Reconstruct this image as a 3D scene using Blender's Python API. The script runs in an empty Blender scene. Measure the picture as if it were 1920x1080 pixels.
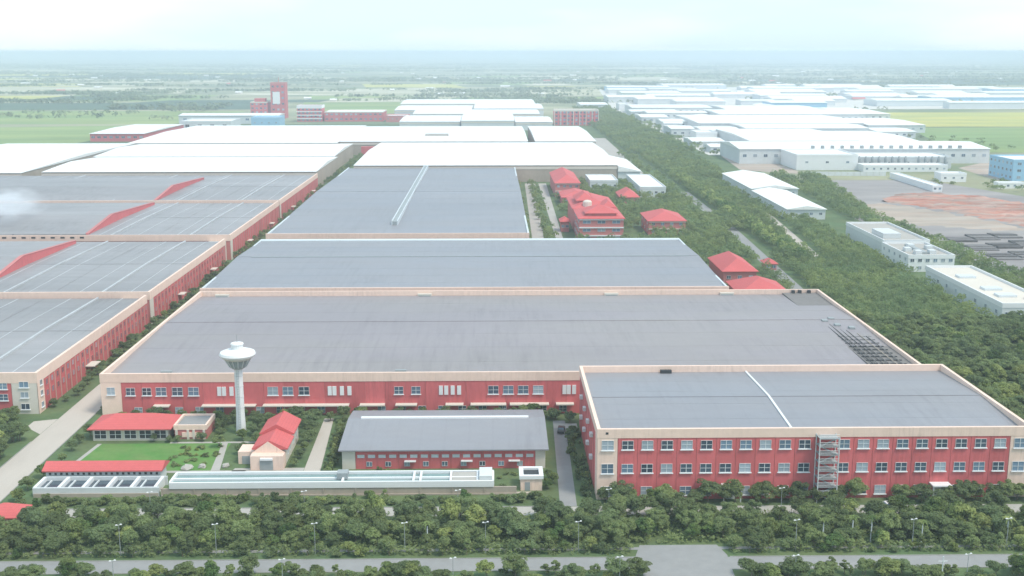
import bpy, math, random
import numpy as np
from mathutils import Vector

# ---------------------------------------------------------------- camera, sky, sun, exposure
SC = bpy.context.scene
COL = SC.collection
CAM_H = 100.0
cam_d = bpy.data.cameras.new('camera')
cam = bpy.data.objects.new('camera', cam_d)
COL.objects.link(cam)
cam_d.sensor_width = 36.0
cam_d.lens = 2150.0 / 1920.0 * 36.0
cam_d.clip_start = 1.0
cam_d.clip_end = 120000.0
cam.location = (0, 0, CAM_H)
cam.rotation_euler = (math.radians(90 - 11.643), 0, math.radians(-1.044))
SC.camera = cam

SUN_EL, SUN_AZ = math.radians(58), math.radians(125)      # azimuth clockwise from +Y: from the right, a little behind the camera
world = bpy.data.worlds.new('World')
SC.world = world
world.use_nodes = True
wn, wl = world.node_tree.nodes, world.node_tree.links
wn.clear()
w_out = wn.new('ShaderNodeOutputWorld')
w_bg = wn.new('ShaderNodeBackground')
w_sky = wn.new('ShaderNodeTexSky')
w_sky.sky_type = 'NISHITA'
w_sky.sun_disc = False
w_sky.sun_elevation = SUN_EL
w_sky.sun_rotation = SUN_AZ
w_sky.dust_density = 0.6
w_sky.air_density = 1.3
w_co = wn.new('ShaderNodeTexCoord')
w_map = wn.new('ShaderNodeMapping')
w_map.inputs['Scale'].default_value = (1.0, 1.0, 5.0)
w_noise = wn.new('ShaderNodeTexNoise')
w_noise.inputs['Scale'].default_value = 2.6
w_noise.inputs['Detail'].default_value = 6.0
w_ramp = wn.new('ShaderNodeMapRange')
w_ramp.inputs['From Min'].default_value = 0.46
w_ramp.inputs['From Max'].default_value = 0.70
w_ramp.inputs['To Min'].default_value = 0.10
w_ramp.inputs['To Max'].default_value = 0.95
w_mix = wn.new('ShaderNodeMix')
w_mix.data_type = 'RGBA'
wl.new(w_co.outputs['Generated'], w_map.inputs['Vector'])
wl.new(w_map.outputs['Vector'], w_noise.inputs['Vector'])
wl.new(w_noise.outputs['Fac'], w_ramp.inputs['Value'])
wl.new(w_ramp.outputs['Result'], w_mix.inputs[0])
w_veil = wn.new('ShaderNodeMix')                            # thin blue-white veil that lets part of the clear sky through
w_veil.data_type = 'RGBA'
w_veil.inputs[0].default_value = 0.72
w_veil.inputs[7].default_value = (3.7, 5.45, 6.4, 1.0)
wl.new(w_sky.outputs['Color'], w_veil.inputs[6])
wl.new(w_veil.outputs[2], w_mix.inputs[6])
w_mix.inputs[7].default_value = (5.75, 5.95, 6.1, 1.0)        # white cloud
wl.new(w_mix.outputs[2], w_bg.inputs['Color'])
w_bg.inputs['Strength'].default_value = 0.10
wl.new(w_bg.outputs['Background'], w_out.inputs['Surface'])

sun_d = bpy.data.lights.new('sun', 'SUN')
sun_d.energy = 1.5
sun_d.angle = math.radians(14)
sun_d.color = (1.0, 0.91, 0.78)
sun = bpy.data.objects.new('sun', sun_d)
COL.objects.link(sun)
sdir = Vector((math.sin(SUN_AZ) * math.cos(SUN_EL), math.cos(SUN_AZ) * math.cos(SUN_EL), math.sin(SUN_EL)))
sun.rotation_euler = (-sdir).to_track_quat('-Z', 'Y').to_euler()
sun.location = (200, -200, 400)

SC.view_settings.view_transform = 'Standard'
SC.view_settings.look = 'None'
SC.view_settings.exposure = 0.92
SC.view_settings.gamma = 1.0
SC.view_settings.use_curve_mapping = False
SC.render.engine = 'CYCLES'
SC.cycles.use_denoising = True
SC.cycles.max_bounces = 6
SC.cycles.diffuse_bounces = 3
SC.cycles.glossy_bounces = 2
SC.cycles.transmission_bounces = 2
SC.cycles.volume_bounces = 4
SC.cycles.transparent_max_bounces = 10
SC.cycles.use_adaptive_sampling = True
SC.cycles.adaptive_threshold = 0.015

random.seed(7)
RNG = np.random.default_rng(11)


# ---------------------------------------------------------------- materials
def mat(name, col, rough=0.8, amt=0.12, scale=0.35, big=0.02, stretch=(1, 1, 1), rnd=0.0, spec=0.3, bump=0.0, col2=None, big_amt=None,
        lines=None, trans=0.0, metal=0.0, streak=0.0):
    """Procedural surface: a base colour broken by two scales of noise in world space, optional second colour, fine ribs and bump."""
    m = bpy.data.materials.new(name)
    m.use_nodes = True
    n, l = m.node_tree.nodes, m.node_tree.links
    b = n['Principled BSDF']
    b.inputs['Roughness'].default_value = rough
    b.inputs['Specular IOR Level'].default_value = spec
    b.inputs['Metallic'].default_value = metal
    geo = n.new('ShaderNodeNewGeometry')
    mp = n.new('ShaderNodeMapping')
    mp.inputs['Scale'].default_value = stretch
    l.new(geo.outputs['Position'], mp.inputs['Vector'])
    n1 = n.new('ShaderNodeTexNoise')
    n1.inputs['Scale'].default_value = scale
    n1.inputs['Detail'].default_value = 5
    n1.inputs['Roughness'].default_value = 0.65
    l.new(mp.outputs['Vector'], n1.inputs['Vector'])
    n2 = n.new('ShaderNodeTexNoise')
    n2.inputs['Scale'].default_value = big
    n2.inputs['Detail'].default_value = 3
    l.new(mp.outputs['Vector'], n2.inputs['Vector'])
    ba = amt if big_amt is None else big_amt
    a1 = n.new('ShaderNodeMath'); a1.operation = 'MULTIPLY_ADD'
    a1.inputs[1].default_value = 2.4 * amt; a1.inputs[2].default_value = 1 - 1.2 * amt
    l.new(n1.outputs['Fac'], a1.inputs[0])
    a2 = n.new('ShaderNodeMath'); a2.operation = 'MULTIPLY_ADD'
    a2.inputs[1].default_value = 2.4 * ba; a2.inputs[2].default_value = 1 - 1.2 * ba
    l.new(n2.outputs['Fac'], a2.inputs[0])
    p = n.new('ShaderNodeMath'); p.operation = 'MULTIPLY'
    l.new(a1.outputs[0], p.inputs[0]); l.new(a2.outputs[0], p.inputs[1])
    val = p.outputs[0]
    if rnd:
        oi = n.new('ShaderNodeObjectInfo')
        a3 = n.new('ShaderNodeMath'); a3.operation = 'MULTIPLY_ADD'
        a3.inputs[1].default_value = 2 * rnd; a3.inputs[2].default_value = 1 - rnd
        l.new(oi.outputs['Random'], a3.inputs[0])
        p2 = n.new('ShaderNodeMath'); p2.operation = 'MULTIPLY'
        l.new(val, p2.inputs[0]); l.new(a3.outputs[0], p2.inputs[1])
        val = p2.outputs[0]
    if lines:
        axis, period, depth = lines
        sp = n.new('ShaderNodeSeparateXYZ'); l.new(geo.outputs['Position'], sp.inputs[0])
        d = n.new('ShaderNodeMath'); d.operation = 'DIVIDE'; d.inputs[1].default_value = period
        l.new(sp.outputs[axis], d.inputs[0])
        fr = n.new('ShaderNodeMath'); fr.operation = 'FRACT'; l.new(d.outputs[0], fr.inputs[0])
        lt = n.new('ShaderNodeMath'); lt.operation = 'LESS_THAN'; lt.inputs[1].default_value = 0.08
        l.new(fr.outputs[0], lt.inputs[0])
        dk = n.new('ShaderNodeMath'); dk.operation = 'MULTIPLY_ADD'; dk.inputs[1].default_value = -depth; dk.inputs[2].default_value = 1.0
        l.new(lt.outputs[0], dk.inputs[0])
        p3 = n.new('ShaderNodeMath'); p3.operation = 'MULTIPLY'
        l.new(val, p3.inputs[0]); l.new(dk.outputs[0], p3.inputs[1])
        val = p3.outputs[0]
    if streak:
        ms_ = n.new('ShaderNodeMapping'); ms_.inputs['Scale'].default_value = (0.55, 0.035, 1.0) if streak > 0 else (1.3, 1.3, 0.12)
        streak = abs(streak)
        l.new(geo.outputs['Position'], ms_.inputs['Vector'])
        n4 = n.new('ShaderNodeTexNoise'); n4.inputs['Scale'].default_value = 1.0; n4.inputs['Detail'].default_value = 6; n4.inputs['Roughness'].default_value = 0.7
        l.new(ms_.outputs['Vector'], n4.inputs['Vector'])
        n5 = n.new('ShaderNodeTexNoise'); n5.inputs['Scale'].default_value = 0.03; n5.inputs['Detail'].default_value = 4
        l.new(geo.outputs['Position'], n5.inputs['Vector'])
        m4 = n.new('ShaderNodeMapRange'); m4.inputs['From Min'].default_value = 0.46; m4.inputs['From Max'].default_value = 0.72
        l.new(n4.outputs['Fac'], m4.inputs['Value'])
        m5 = n.new('ShaderNodeMapRange'); m5.inputs['From Min'].default_value = 0.38; m5.inputs['From Max'].default_value = 0.66
        l.new(n5.outputs['Fac'], m5.inputs['Value'])
        mm = n.new('ShaderNodeMath'); mm.operation = 'MULTIPLY'; l.new(m4.outputs[0], mm.inputs[0]); l.new(m5.outputs[0], mm.inputs[1])
        dk2 = n.new('ShaderNodeMath'); dk2.operation = 'MULTIPLY_ADD'; dk2.inputs[1].default_value = -streak; dk2.inputs[2].default_value = 1.0
        l.new(mm.outputs[0], dk2.inputs[0])
        p4 = n.new('ShaderNodeMath'); p4.operation = 'MULTIPLY'; l.new(val, p4.inputs[0]); l.new(dk2.outputs[0], p4.inputs[1])
        val = p4.outputs[0]
    src = None
    if col2 is not None:
        mx = n.new('ShaderNodeMix'); mx.data_type = 'RGBA'
        mr = n.new('ShaderNodeMapRange'); mr.inputs['From Min'].default_value = 0.40; mr.inputs['From Max'].default_value = 0.60
        n3 = n.new('ShaderNodeTexNoise'); n3.inputs['Scale'].default_value = big * 1.7 + 0.001; n3.inputs['Detail'].default_value = 4
        l.new(mp.outputs['Vector'], n3.inputs['Vector'])
        l.new(n3.outputs['Fac'], mr.inputs['Value'])
        l.new(mr.outputs['Result'], mx.inputs[0])
        mx.inputs[6].default_value = (*col, 1); mx.inputs[7].default_value = (*col2, 1)
        src = mx.outputs[2]
    vm = n.new('ShaderNodeVectorMath'); vm.operation = 'SCALE'
    vm.inputs[0].default_value = col
    if src is not None:
        l.new(src, vm.inputs[0])
    l.new(val, vm.inputs['Scale'])
    l.new(vm.outputs['Vector'], b.inputs['Base Color'])
    if bump:
        bp = n.new('ShaderNodeBump'); bp.inputs['Strength'].default_value = bump; bp.inputs['Distance'].default_value = 0.3
        l.new(n1.outputs['Fac'], bp.inputs['Height']); l.new(bp.outputs['Normal'], b.inputs['Normal'])
    if trans:
        tr = n.new('ShaderNodeBsdfTranslucent'); l.new(vm.outputs['Vector'], tr.inputs['Color'])
        ms = n.new('ShaderNodeMixShader'); ms.inputs[0].default_value = trans
        l.new(b.outputs[0], ms.inputs[1]); l.new(tr.outputs[0], ms.inputs[2])
        tp = n.new('ShaderNodeBsdfTransparent')                 # gaps between the leaves of a clump
        mt = n.new('ShaderNodeMixShader')
        nh = n.new('ShaderNodeTexNoise'); nh.inputs['Scale'].default_value = 3.2; nh.inputs['Detail'].default_value = 3
        l.new(geo.outputs['Position'], nh.inputs['Vector'])
        th = n.new('ShaderNodeMapRange'); th.inputs['From Min'].default_value = 0.50; th.inputs['From Max'].default_value = 0.62; th.inputs['To Max'].default_value = 0.9
        l.new(nh.outputs['Fac'], th.inputs['Value'])
        l.new(th.outputs['Result'], mt.inputs[0])
        l.new(ms.outputs[0], mt.inputs[1]); l.new(tp.outputs[0], mt.inputs[2])
        l.new(mt.outputs[0], n['Material Output'].inputs['Surface'])
    return m


M = {}
M['roof'] = mat('grey_metal_roof', (0.290, 0.262, 0.280), 0.45, 0.07, 0.4, 0.022, (0.30, 1, 1), spec=0.3, big_amt=0.14, lines=(0, 6.0, 0.03), col2=(0.294, 0.268, 0.270), streak=0.22)
M['roof_blue'] = mat('blue_grey_metal_roof', (0.262, 0.268, 0.300), 0.45, 0.07, 0.4, 0.022, (0.30, 1, 1), spec=0.3, big_amt=0.14, lines=(0, 6.0, 0.03), col2=(0.275, 0.272, 0.294), streak=0.18)
M['roof_left'] = mat('worn_grey_roof', (0.285, 0.28, 0.29), 0.5, 0.16, 0.25, 0.02, (0.18, 1, 1), spec=0.3, big_amt=0.26, lines=(1, 7.0, 0.06), col2=(0.32, 0.31, 0.32), streak=0.30)
M['roof_white'] = mat('white_metal_roof', (0.86, 0.86, 0.84), 0.45, 0.04, 0.2, 0.015, spec=0.3, big_amt=0.07, lines=(0, 9.0, 0.07), streak=0.16)
M['tan'] = mat('cream_render', (0.84, 0.635, 0.535), 0.85, 0.09, 0.6, 0.05, rnd=0.03, streak=-0.22)
M['cream'] = mat('pale_render', (0.66, 0.61, 0.54), 0.85, 0.06, 0.5, 0.05)
M['red'] = mat('red_wall_paint', (0.60, 0.145, 0.150), 0.75, 0.12, 0.8, 0.06, (1, 1, 0.4), rnd=0.10, streak=-0.30)
M['pinkred'] = mat('faded_red_wall_paint', (0.54, 0.20, 0.19), 0.8, 0.10, 0.8, 0.05, (1, 1, 0.4), rnd=0.07)
M['redroof'] = mat('red_tile_roof', (0.58, 0.125, 0.125), 0.7, 0.10, 0.9, 0.08, lines=(2, 0.35, 0.16))
M['white'] = mat('white_paint', (0.78, 0.79, 0.80), 0.5, 0.04, 0.5, 0.05)
M['offwhite'] = mat('weathered_white', (0.62, 0.65, 0.66), 0.7, 0.09, 0.4, 0.05)
M['trim'] = mat('pale_metal_trim', (0.62, 0.67, 0.70), 0.4, 0.05, 0.5, 0.05)
M['glass'] = mat('window_glass', (0.13, 0.19, 0.26), 0.12, 0.10, 0.3, 0.1, rnd=0.45, spec=0.6)
M['dark'] = mat('dark_opening', (0.05, 0.055, 0.06), 0.7, 0.1)
M['steel'] = mat('grey_steel', (0.32, 0.35, 0.36), 0.5, 0.1, 0.8, metal=0.0)
M['concrete'] = mat('concrete', (0.42, 0.40, 0.37), 0.9, 0.10, 0.5, 0.06)
M['tanwall'] = mat('stained_tan_wall', (0.42, 0.36, 0.30), 0.9, 0.16, 0.7, 0.08, (1, 1, 0.5))
M['road'] = mat('pale_concrete_road', (0.50, 0.45, 0.40), 0.92, 0.10, 0.25, 0.05, (1, 0.25, 1))
M['asphalt'] = mat('grey_asphalt', (0.29, 0.29, 0.29), 0.9, 0.12, 0.4, 0.05)
M['kerb'] = mat('kerb_stone', (0.30, 0.30, 0.28), 0.9, 0.12, 0.8, 0.2)
M['grass'] = mat('rough_grass', (0.095, 0.15, 0.065), 0.95, 0.30, 0.5, 0.05, col2=(0.12, 0.16, 0.07))
M['lawn'] = mat('mown_lawn', (0.10, 0.235, 0.055), 0.95, 0.16, 0.7, 0.08, col2=(0.14, 0.24, 0.07))
M['yard'] = mat('pale_concrete_yard', (0.33, 0.305, 0.295), 0.9, 0.22, 0.05, 0.015, (0.35, 1, 1), col2=(0.27, 0.25, 0.25), big_amt=0.22)
M['redsoil'] = mat('red_soil', (0.42, 0.19, 0.14), 0.95, 0.45, 0.10, 0.05, (0.3, 1, 1), col2=(0.37, 0.28, 0.24), big_amt=0.3)
M['sandsoil'] = mat('sandy_soil', (0.40, 0.345, 0.295), 0.95, 0.25, 0.08, 0.04, (0.3, 1, 1), col2=(0.42, 0.33, 0.27))
M['stackdark'] = mat('dark_stacked_goods', (0.17, 0.16, 0.16), 0.85, 0.3, 0.6, 0.1, rnd=0.3)
M['lap'] = mat('pale_sheet_lap', (0.50, 0.52, 0.54), 0.5, 0.2, 0.15, 0.05)
M['pipe'] = mat('dull_brown_grey_steel', (0.20, 0.185, 0.18), 0.7, 0.2, 0.5)
M['rib'] = mat('faded_pink_render', (0.56, 0.34, 0.29), 0.85, 0.12, 0.6)
M['glass_pale'] = mat('window_with_blind', (0.34, 0.40, 0.46), 0.3, 0.1, 0.3, rnd=0.2)
M['glass_deep'] = mat('dark_window_glass', (0.06, 0.085, 0.12), 0.1, 0.1, 0.3, rnd=0.3, spec=0.6)
M['palepave'] = mat('bright_concrete', (0.60, 0.58, 0.54), 0.9, 0.15, 0.05, 0.012)
M['water'] = mat('still_green_water', (0.20, 0.30, 0.30), 0.12, 0.15, 0.4, 0.1, spec=0.5)
M['darkwater'] = mat('dark_tank_water', (0.06, 0.085, 0.11), 0.12, 0.15, 0.4, 0.1, spec=0.5)
M['bark'] = mat('grey_bark', (0.20, 0.16, 0.12), 0.95, 0.25, 2.0)
M['leaf'] = mat('green_foliage', (0.255, 0.320, 0.145), 0.7, 0.30, 0.30, 0.05, rnd=0.22, col2=(0.295, 0.36, 0.155), trans=0.55, spec=0.2)
M['leaf_dark'] = mat('dark_green_foliage', (0.225, 0.295, 0.145), 0.7, 0.28, 0.30, 0.05, rnd=0.22, col2=(0.240, 0.305, 0.140), trans=0.55, spec=0.2)
M['leaf_light'] = mat('yellow_green_foliage', (0.32, 0.37, 0.13), 0.7, 0.25, 0.30, 0.05, rnd=0.2, col2=(0.10, 0.17, 0.055), trans=0.35, spec=0.2)
M['leaf_mass'] = mat('woodland_foliage', (0.225, 0.300, 0.135), 0.75, 0.35, 0.16, 0.022, col2=(0.30, 0.36, 0.14), trans=0.55, spec=0.2, big_amt=0.30)
M['blue'] = mat('pale_blue_cladding', (0.30, 0.52, 0.70), 0.5, 0.06, 0.4, 0.05)
M['yellowfield'] = mat('yellow_green_field', (0.52, 0.48, 0.13), 0.95, 0.2, 0.03, 0.006, (0.4, 1, 1), col2=(0.40, 0.42, 0.14))
M['greenfield'] = mat('green_field', (0.20, 0.29, 0.105), 0.95, 0.25, 0.03, 0.006, (0.25, 1, 1), col2=(0.28, 0.34, 0.12))
M['darkfield'] = mat('dark_plantation', (0.08, 0.13, 0.085), 0.95, 0.25, 0.05, 0.01)
M['palefield'] = mat('pale_bare_field', (0.58, 0.55, 0.42), 0.95, 0.2, 0.02, 0.006, (0.3, 1, 1), col2=(0.36, 0.36, 0.22))
M['ground'] = mat('plain_ground', (0.15, 0.195, 0.105), 0.95, 0.40, 0.012, 0.0022, (0.6, 1, 1), col2=(0.36, 0.35, 0.22), big_amt=0.30)
M['farleaf'] = mat('far_foliage', (0.19, 0.25, 0.14), 0.8, 0.3, 0.05, 0.004, col2=(0.25, 0.29, 0.16), trans=0.3)


# ---------------------------------------------------------------- mesh helpers
WL = {}      # world location of each top-level object


def wloc(o):
    v = Vector((0, 0, 0))
    while o is not None:
        v = v + Vector(o.location)
        o = o.parent
    return v


class MB:
    def __init__(self):
        self.v, self.f = [], []

    def poly(self, vs, fs):
        k = len(self.v)
        self.v += [tuple(p) for p in vs]
        self.f += [tuple(i + k for i in f) for f in fs]
        return self

    def box(self, x0, x1, y0, y1, z0, z1):
        return self.poly([(x0, y0, z0), (x1, y0, z0), (x1, y1, z0), (x0, y1, z0), (x0, y0, z1), (x1, y0, z1), (x1, y1, z1), (x0, y1, z1)],
                         [(0, 3, 2, 1), (4, 5, 6, 7), (0, 1, 5, 4), (1, 2, 6, 5), (2, 3, 7, 6), (3, 0, 4, 7)])

    def prism(self, pts, z0, z1):
        n = len(pts)
        return self.poly([(x, y, z0) for x, y in pts] + [(x, y, z1) for x, y in pts],
                         [tuple(range(n - 1, -1, -1)), tuple(range(n, 2 * n))] + [(i, (i + 1) % n, n + (i + 1) % n, n + i) for i in range(n)])

    def lathe(self, cx, cy, prof, n=16):
        vs, fs = [], []
        for r, z in prof:
            for k in range(n):
                a = 2 * math.pi * k / n
                vs.append((cx + r * math.cos(a), cy + r * math.sin(a), z))
        for j in range(len(prof) - 1):
            for k in range(n):
                fs.append((j * n + k, j * n + (k + 1) % n, (j + 1) * n + (k + 1) % n, (j + 1) * n + k))
        fs.append(tuple(range(n - 1, -1, -1)))
        fs.append(tuple((len(prof) - 1) * n + k for k in range(n)))
        return self.poly(vs, fs)

    def tube(self, p, q, r0, r1=None, n=6):
        r1 = r0 if r1 is None else r1
        p, q = Vector(p), Vector(q)
        d = (q - p).normalized()
        u = d.cross(Vector((0, 0, 1)) if abs(d.z) < 0.9 else Vector((1, 0, 0))).normalized()
        w = d.cross(u)
        vs = []
        for c, r in ((p, r0), (q, r1)):
            for k in range(n):
                a = 2 * math.pi * k / n
                vs.append(tuple(c + u * (r * math.cos(a)) + w * (r * math.sin(a))))
        fs = [(k, (k + 1) % n, n + (k + 1) % n, n + k) for k in range(n)] + [tuple(range(n - 1, -1, -1)), tuple(range(n, 2 * n))]
        return self.poly(vs, fs)

    def mesh(self, name, m, org=(0, 0, 0)):
        me = bpy.data.meshes.new(name)
        o = Vector(org)
        me.from_pydata([(a - o.x, b - o.y, c - o.z) for a, b, c in self.v], [], self.f)
        me.materials.append(m)
        me.update()
        return me

    def build(self, name, m, parent=None, org=None):
        if parent is not None:
            w = wloc(parent)
            ob = bpy.data.objects.new(name, self.mesh(name, m, w))
            ob.parent = parent
        else:
            w = Vector(org or (0, 0, 0))
            ob = bpy.data.objects.new(name, self.mesh(name, m, w))
            ob.location = w
        COL.objects.link(ob)
        return ob


def tag(o, label=None, cat=None, group=None, kind=None):
    if label: o['label'] = label
    if cat: o['category'] = cat
    if group: o['group'] = group
    if kind: o['kind'] = kind
    return o


def thing(name, label, cat, loc, group=None):
    o = bpy.data.objects.new(name, None)
    o.empty_display_size = 1.0
    o.location = loc
    COL.objects.link(o)
    return tag(o, label, cat, group)


def piece(name, me, parent, loc, rz=0.0, scale=None):
    """A part that shares its mesh; loc in world space."""
    o = bpy.data.objects.new(name, me)
    o.parent = parent
    o.location = Vector(loc) - wloc(parent)
    o.rotation_euler = (0, 0, rz)
    if scale: o.scale = scale
    COL.objects.link(o)
    return o


def sheet(name, pts, z, m, kind='structure'):
    o = MB().poly([(x, y, z) for x, y in pts], [tuple(range(len(pts)))]).build(name, m)
    return tag(o, kind=kind)


# ---------------------------------------------------------------- windows
_win = {}


def window(parent, x, y, z, w, h, rz=0.0, style='cross', frame='offwhite', glass='glass', sill=True):
    """Window centred at (x, y, z) on a wall whose outward normal is -Y turned by rz: frame > pane, sill."""
    key = (round(w, 2), round(h, 2), style, frame, glass, sill)
    if key not in _win:
        f = MB()
        t = 0.07
        f.box(-w / 2, w / 2, -0.12, 0.05, h / 2 - t, h / 2)
        f.box(-w / 2, w / 2, -0.12, 0.05, -h / 2, -h / 2 + t)
        f.box(-w / 2, -w / 2 + t, -0.12, 0.05, -h / 2 + t, h / 2 - t)
        f.box(w / 2 - t, w / 2, -0.12, 0.05, -h / 2 + t, h / 2 - t)
        if style in ('cross', 'bar'):
            f.box(-0.07, 0.07, -0.10, 0.05, -h / 2 + t, h / 2 - t)
        if style == 'cross':
            f.box(-w / 2 + t, w / 2 - t, -0.09, 0.05, -0.02 * h, -0.02 * h + 0.09)
        g = MB().box(-w / 2 + 0.05, w / 2 - 0.05, -0.03, 0.04, -h / 2 + 0.05, h / 2 - 0.05)
        s = MB().box(-w / 2 - 0.2, w / 2 + 0.2, -0.34, 0.05, -h / 2 - 0.19, -h / 2 - 0.004)
        _win[key] = (f.mesh('window', M[frame]), [g.mesh('pane', M[q]) for q in ((glass, glass, 'glass_deep', 'glass_pale') if glass == 'glass' else (glass,))], s.mesh('sill', M['white']))
    fm, gm, sm = _win[key]
    o = piece('window', fm, parent, (x, y, z), rz)
    for nm, me in (('pane', random.choice(gm)), ('sill', sm)):
        if nm == 'sill' and not sill: continue
        c = bpy.data.objects.new(nm, me)
        c.parent = o
        COL.objects.link(c)
    return o


# ---------------------------------------------------------------- halls
def gable_roof(mb, x0, x1, y0, y1, ze, zr, axis='x', ridge=None):
    if axis == 'x':
        ym = (y0 + y1) / 2 if ridge is None else ridge
        mb.poly([(x0, y0, ze), (x1, y0, ze), (x1, ym, zr), (x0, ym, zr), (x1, y1, ze), (x0, y1, ze),
                 (x0, y0, ze - .3), (x1, y0, ze - .3), (x1, y1, ze - .3), (x0, y1, ze - .3)],
                [(0, 1, 2, 3), (3, 2, 4, 5), (0, 6, 7, 1), (5, 4, 8, 9), (1, 7, 8, 4, 2), (0, 3, 5, 9, 6), (6, 9, 8, 7)])
    else:
        xm = (x0 + x1) / 2 if ridge is None else ridge
        mb.poly([(x0, y0, ze), (xm, y0, zr), (xm, y1, zr), (x0, y1, ze), (x1, y0, ze), (x1, y1, ze),
                 (x0, y0, ze - .3), (x1, y0, ze - .3), (x1, y1, ze - .3), (x0, y1, ze - .3)],
                [(0, 1, 2, 3), (1, 4, 5, 2), (0, 3, 9, 6), (4, 7, 8, 5), (0, 6, 7, 4, 1), (3, 2, 5, 8, 9), (6, 9, 8, 7)])
    return mb


def hip_roof(mb, x0, x1, y0, y1, ze, zr, run=None):
    """Hipped roof; ridge along the longer side."""
    if (x1 - x0) >= (y1 - y0):
        r = (y1 - y0) / 2 if run is None else run
        ym = (y0 + y1) / 2
        a, b = (x0 + r, ym, zr), (x1 - r, ym, zr)
        fs = [(0, 1, 5, 4), (1, 2, 5), (2, 3, 4, 5), (3, 0, 4)]
    else:
        r = (x1 - x0) / 2 if run is None else run
        xm = (x0 + x1) / 2
        a, b = (xm, y0 + r, zr), (xm, y1 - r, zr)
        fs = [(0, 1, 4), (1, 2, 5, 4), (2, 3, 5), (3, 0, 4, 5)]
    vs = [(x0, y0, ze), (x1, y0, ze), (x1, y1, ze), (x0, y1, ze), a, b, (x0, y0, ze - .25), (x1, y0, ze - .25), (x1, y1, ze - .25), (x0, y1, ze - .25)]
    fs += [(0, 6, 7, 1), (1, 7, 8, 2), (2, 8, 9, 3), (3, 9, 6, 0), (6, 9, 8, 7)]
    return mb.poly(vs, fs)


def hall(name, label, x0, x1, y0, y1, h, par=2.2, drop=1.9, rise=1.5, sides='fblr', roof='roof', wall='pinkred', parm='tan', group='large factory halls',
         ridge=None, cat='factory', thick=0.6, lap=0):
    t = thing(name, label, cat, ((x0 + x1) / 2, (y0 + y1) / 2, 0), group)
    zb = h - par
    MB().box(x0, x1, y0, y1, 0, zb).build('wall', M[wall], t)
    p = 0.22
    if 'f' in sides: MB().box(x0 - p, x1 + p, y0 - p, y0 + thick, zb - .12, h).build('parapet', M[parm], t)
    if 'b' in sides: MB().box(x0 - p, x1 + p, y1 - thick, y1 + p, zb - .12, h).build('parapet', M[parm], t)
    if 'l' in sides: MB().box(x0 - p, x0 + thick, y0 + thick, y1 - thick, zb - .12, h).build('parapet', M[parm], t)
    if 'r' in sides: MB().box(x1 - thick, x1 + p, y0 + thick, y1 - thick, zb - .12, h).build('parapet', M[parm], t)
    ze = h - drop
    rx0 = x0 + (thick if 'l' in sides else -.3); rx1 = x1 - (thick if 'r' in sides else -.3)
    ry0 = y0 + (thick if 'f' in sides else -.3); ry1 = y1 - (thick if 'b' in sides else -.3)
    r = gable_roof(MB(), rx0, rx1, ry0, ry1, ze, ze + rise, 'x', ridge).build('roof', M[roof], t)
    ym = (ry0 + ry1) / 2 if ridge is None else ridge
    MB().box(rx0 + .5, rx1 - .5, ym - .45, ym + .45, ze + rise - .1, ze + rise + .12).build('ridge_cap', M[roof], r)
    n_lap = int((ry1 - ry0) / lap) if lap else 0
    for q in range(1, n_lap):
        yy = ry0 + q * (ry1 - ry0) / n_lap
        if abs(yy - ym) < 3: continue
        zz = ze + rise * (1 - abs(yy - ym) / ((ym - ry0) if yy < ym else (ry1 - ym)))
        MB().box(rx0 + .6, rx1 - .6, yy - .10, yy + .10, zz - .15, zz + .02).build('sheet_lap', M[roof], r)
    return t, r, ze, zb


def pilasters(t, xs, y, z1, w, m='tan', d=0.16):
    me = MB().box(-w / 2, w / 2, -d, 0.0, 0, z1).mesh('pilaster', M[m])
    for x in xs: piece('pilaster', me, t, (x, y, 0))
    return me


def panel_row(t, x0, x1, y, z1, n, m='red'):
    """Row of wall panels on a front wall with open joints between them."""
    w = (x1 - x0) / n
    me = MB().box(-w / 2 + .06, w / 2 - .06, -0.10, 0.02, 0, z1).mesh('wall_panel', M[m])
    for i in range(n): piece('wall_panel', me, t, (x0 + (i + .5) * w, y, 0))


def ribs_side(t, x, y0, y1, z1, n, m='red', sgn=1):
    """Panels on a side wall facing +X (sgn=1) or -X."""
    w = (y1 - y0) / n
    a, b = (-.02, .10) if sgn > 0 else (-.10, .02)
    me = MB().box(a, b, -w / 2 + .35, w / 2 - .35, 0, z1).mesh('wall_panel', M[m])
    mr = MB().box(a * 2.2, b * 2.2, -.24, .24, 0, z1).mesh('pilaster', M['rib' if sgn > 0 else 'pinkred'])
    for i in range(n):
        piece('wall_panel', me, t, (x, y0 + (i + .5) * w, 0))
        if i: piece('pilaster', mr, t, (x, y0 + i * w, 0))


# ================================================================ THE SETTING
g = MB()
R = 42000.0
g.poly([(R * math.cos(2 * math.pi * k / 48), R * math.sin(2 * math.pi * k / 48), 0) for k in range(48)], [tuple(range(48))])
tag(g.build('ground', M['ground']), kind='structure')

# planted factory grounds
sheet('grass_ground', [(-480, 120), (230, 120), (230, 1640), (-480, 1640)], 0.02, M['grass'])
sheet('lawn', [(-103.5, 266.0), (-68, 266.0), (-68, 286.0), (-101.5, 286.0)], 0.06, M['lawn'])
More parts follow.
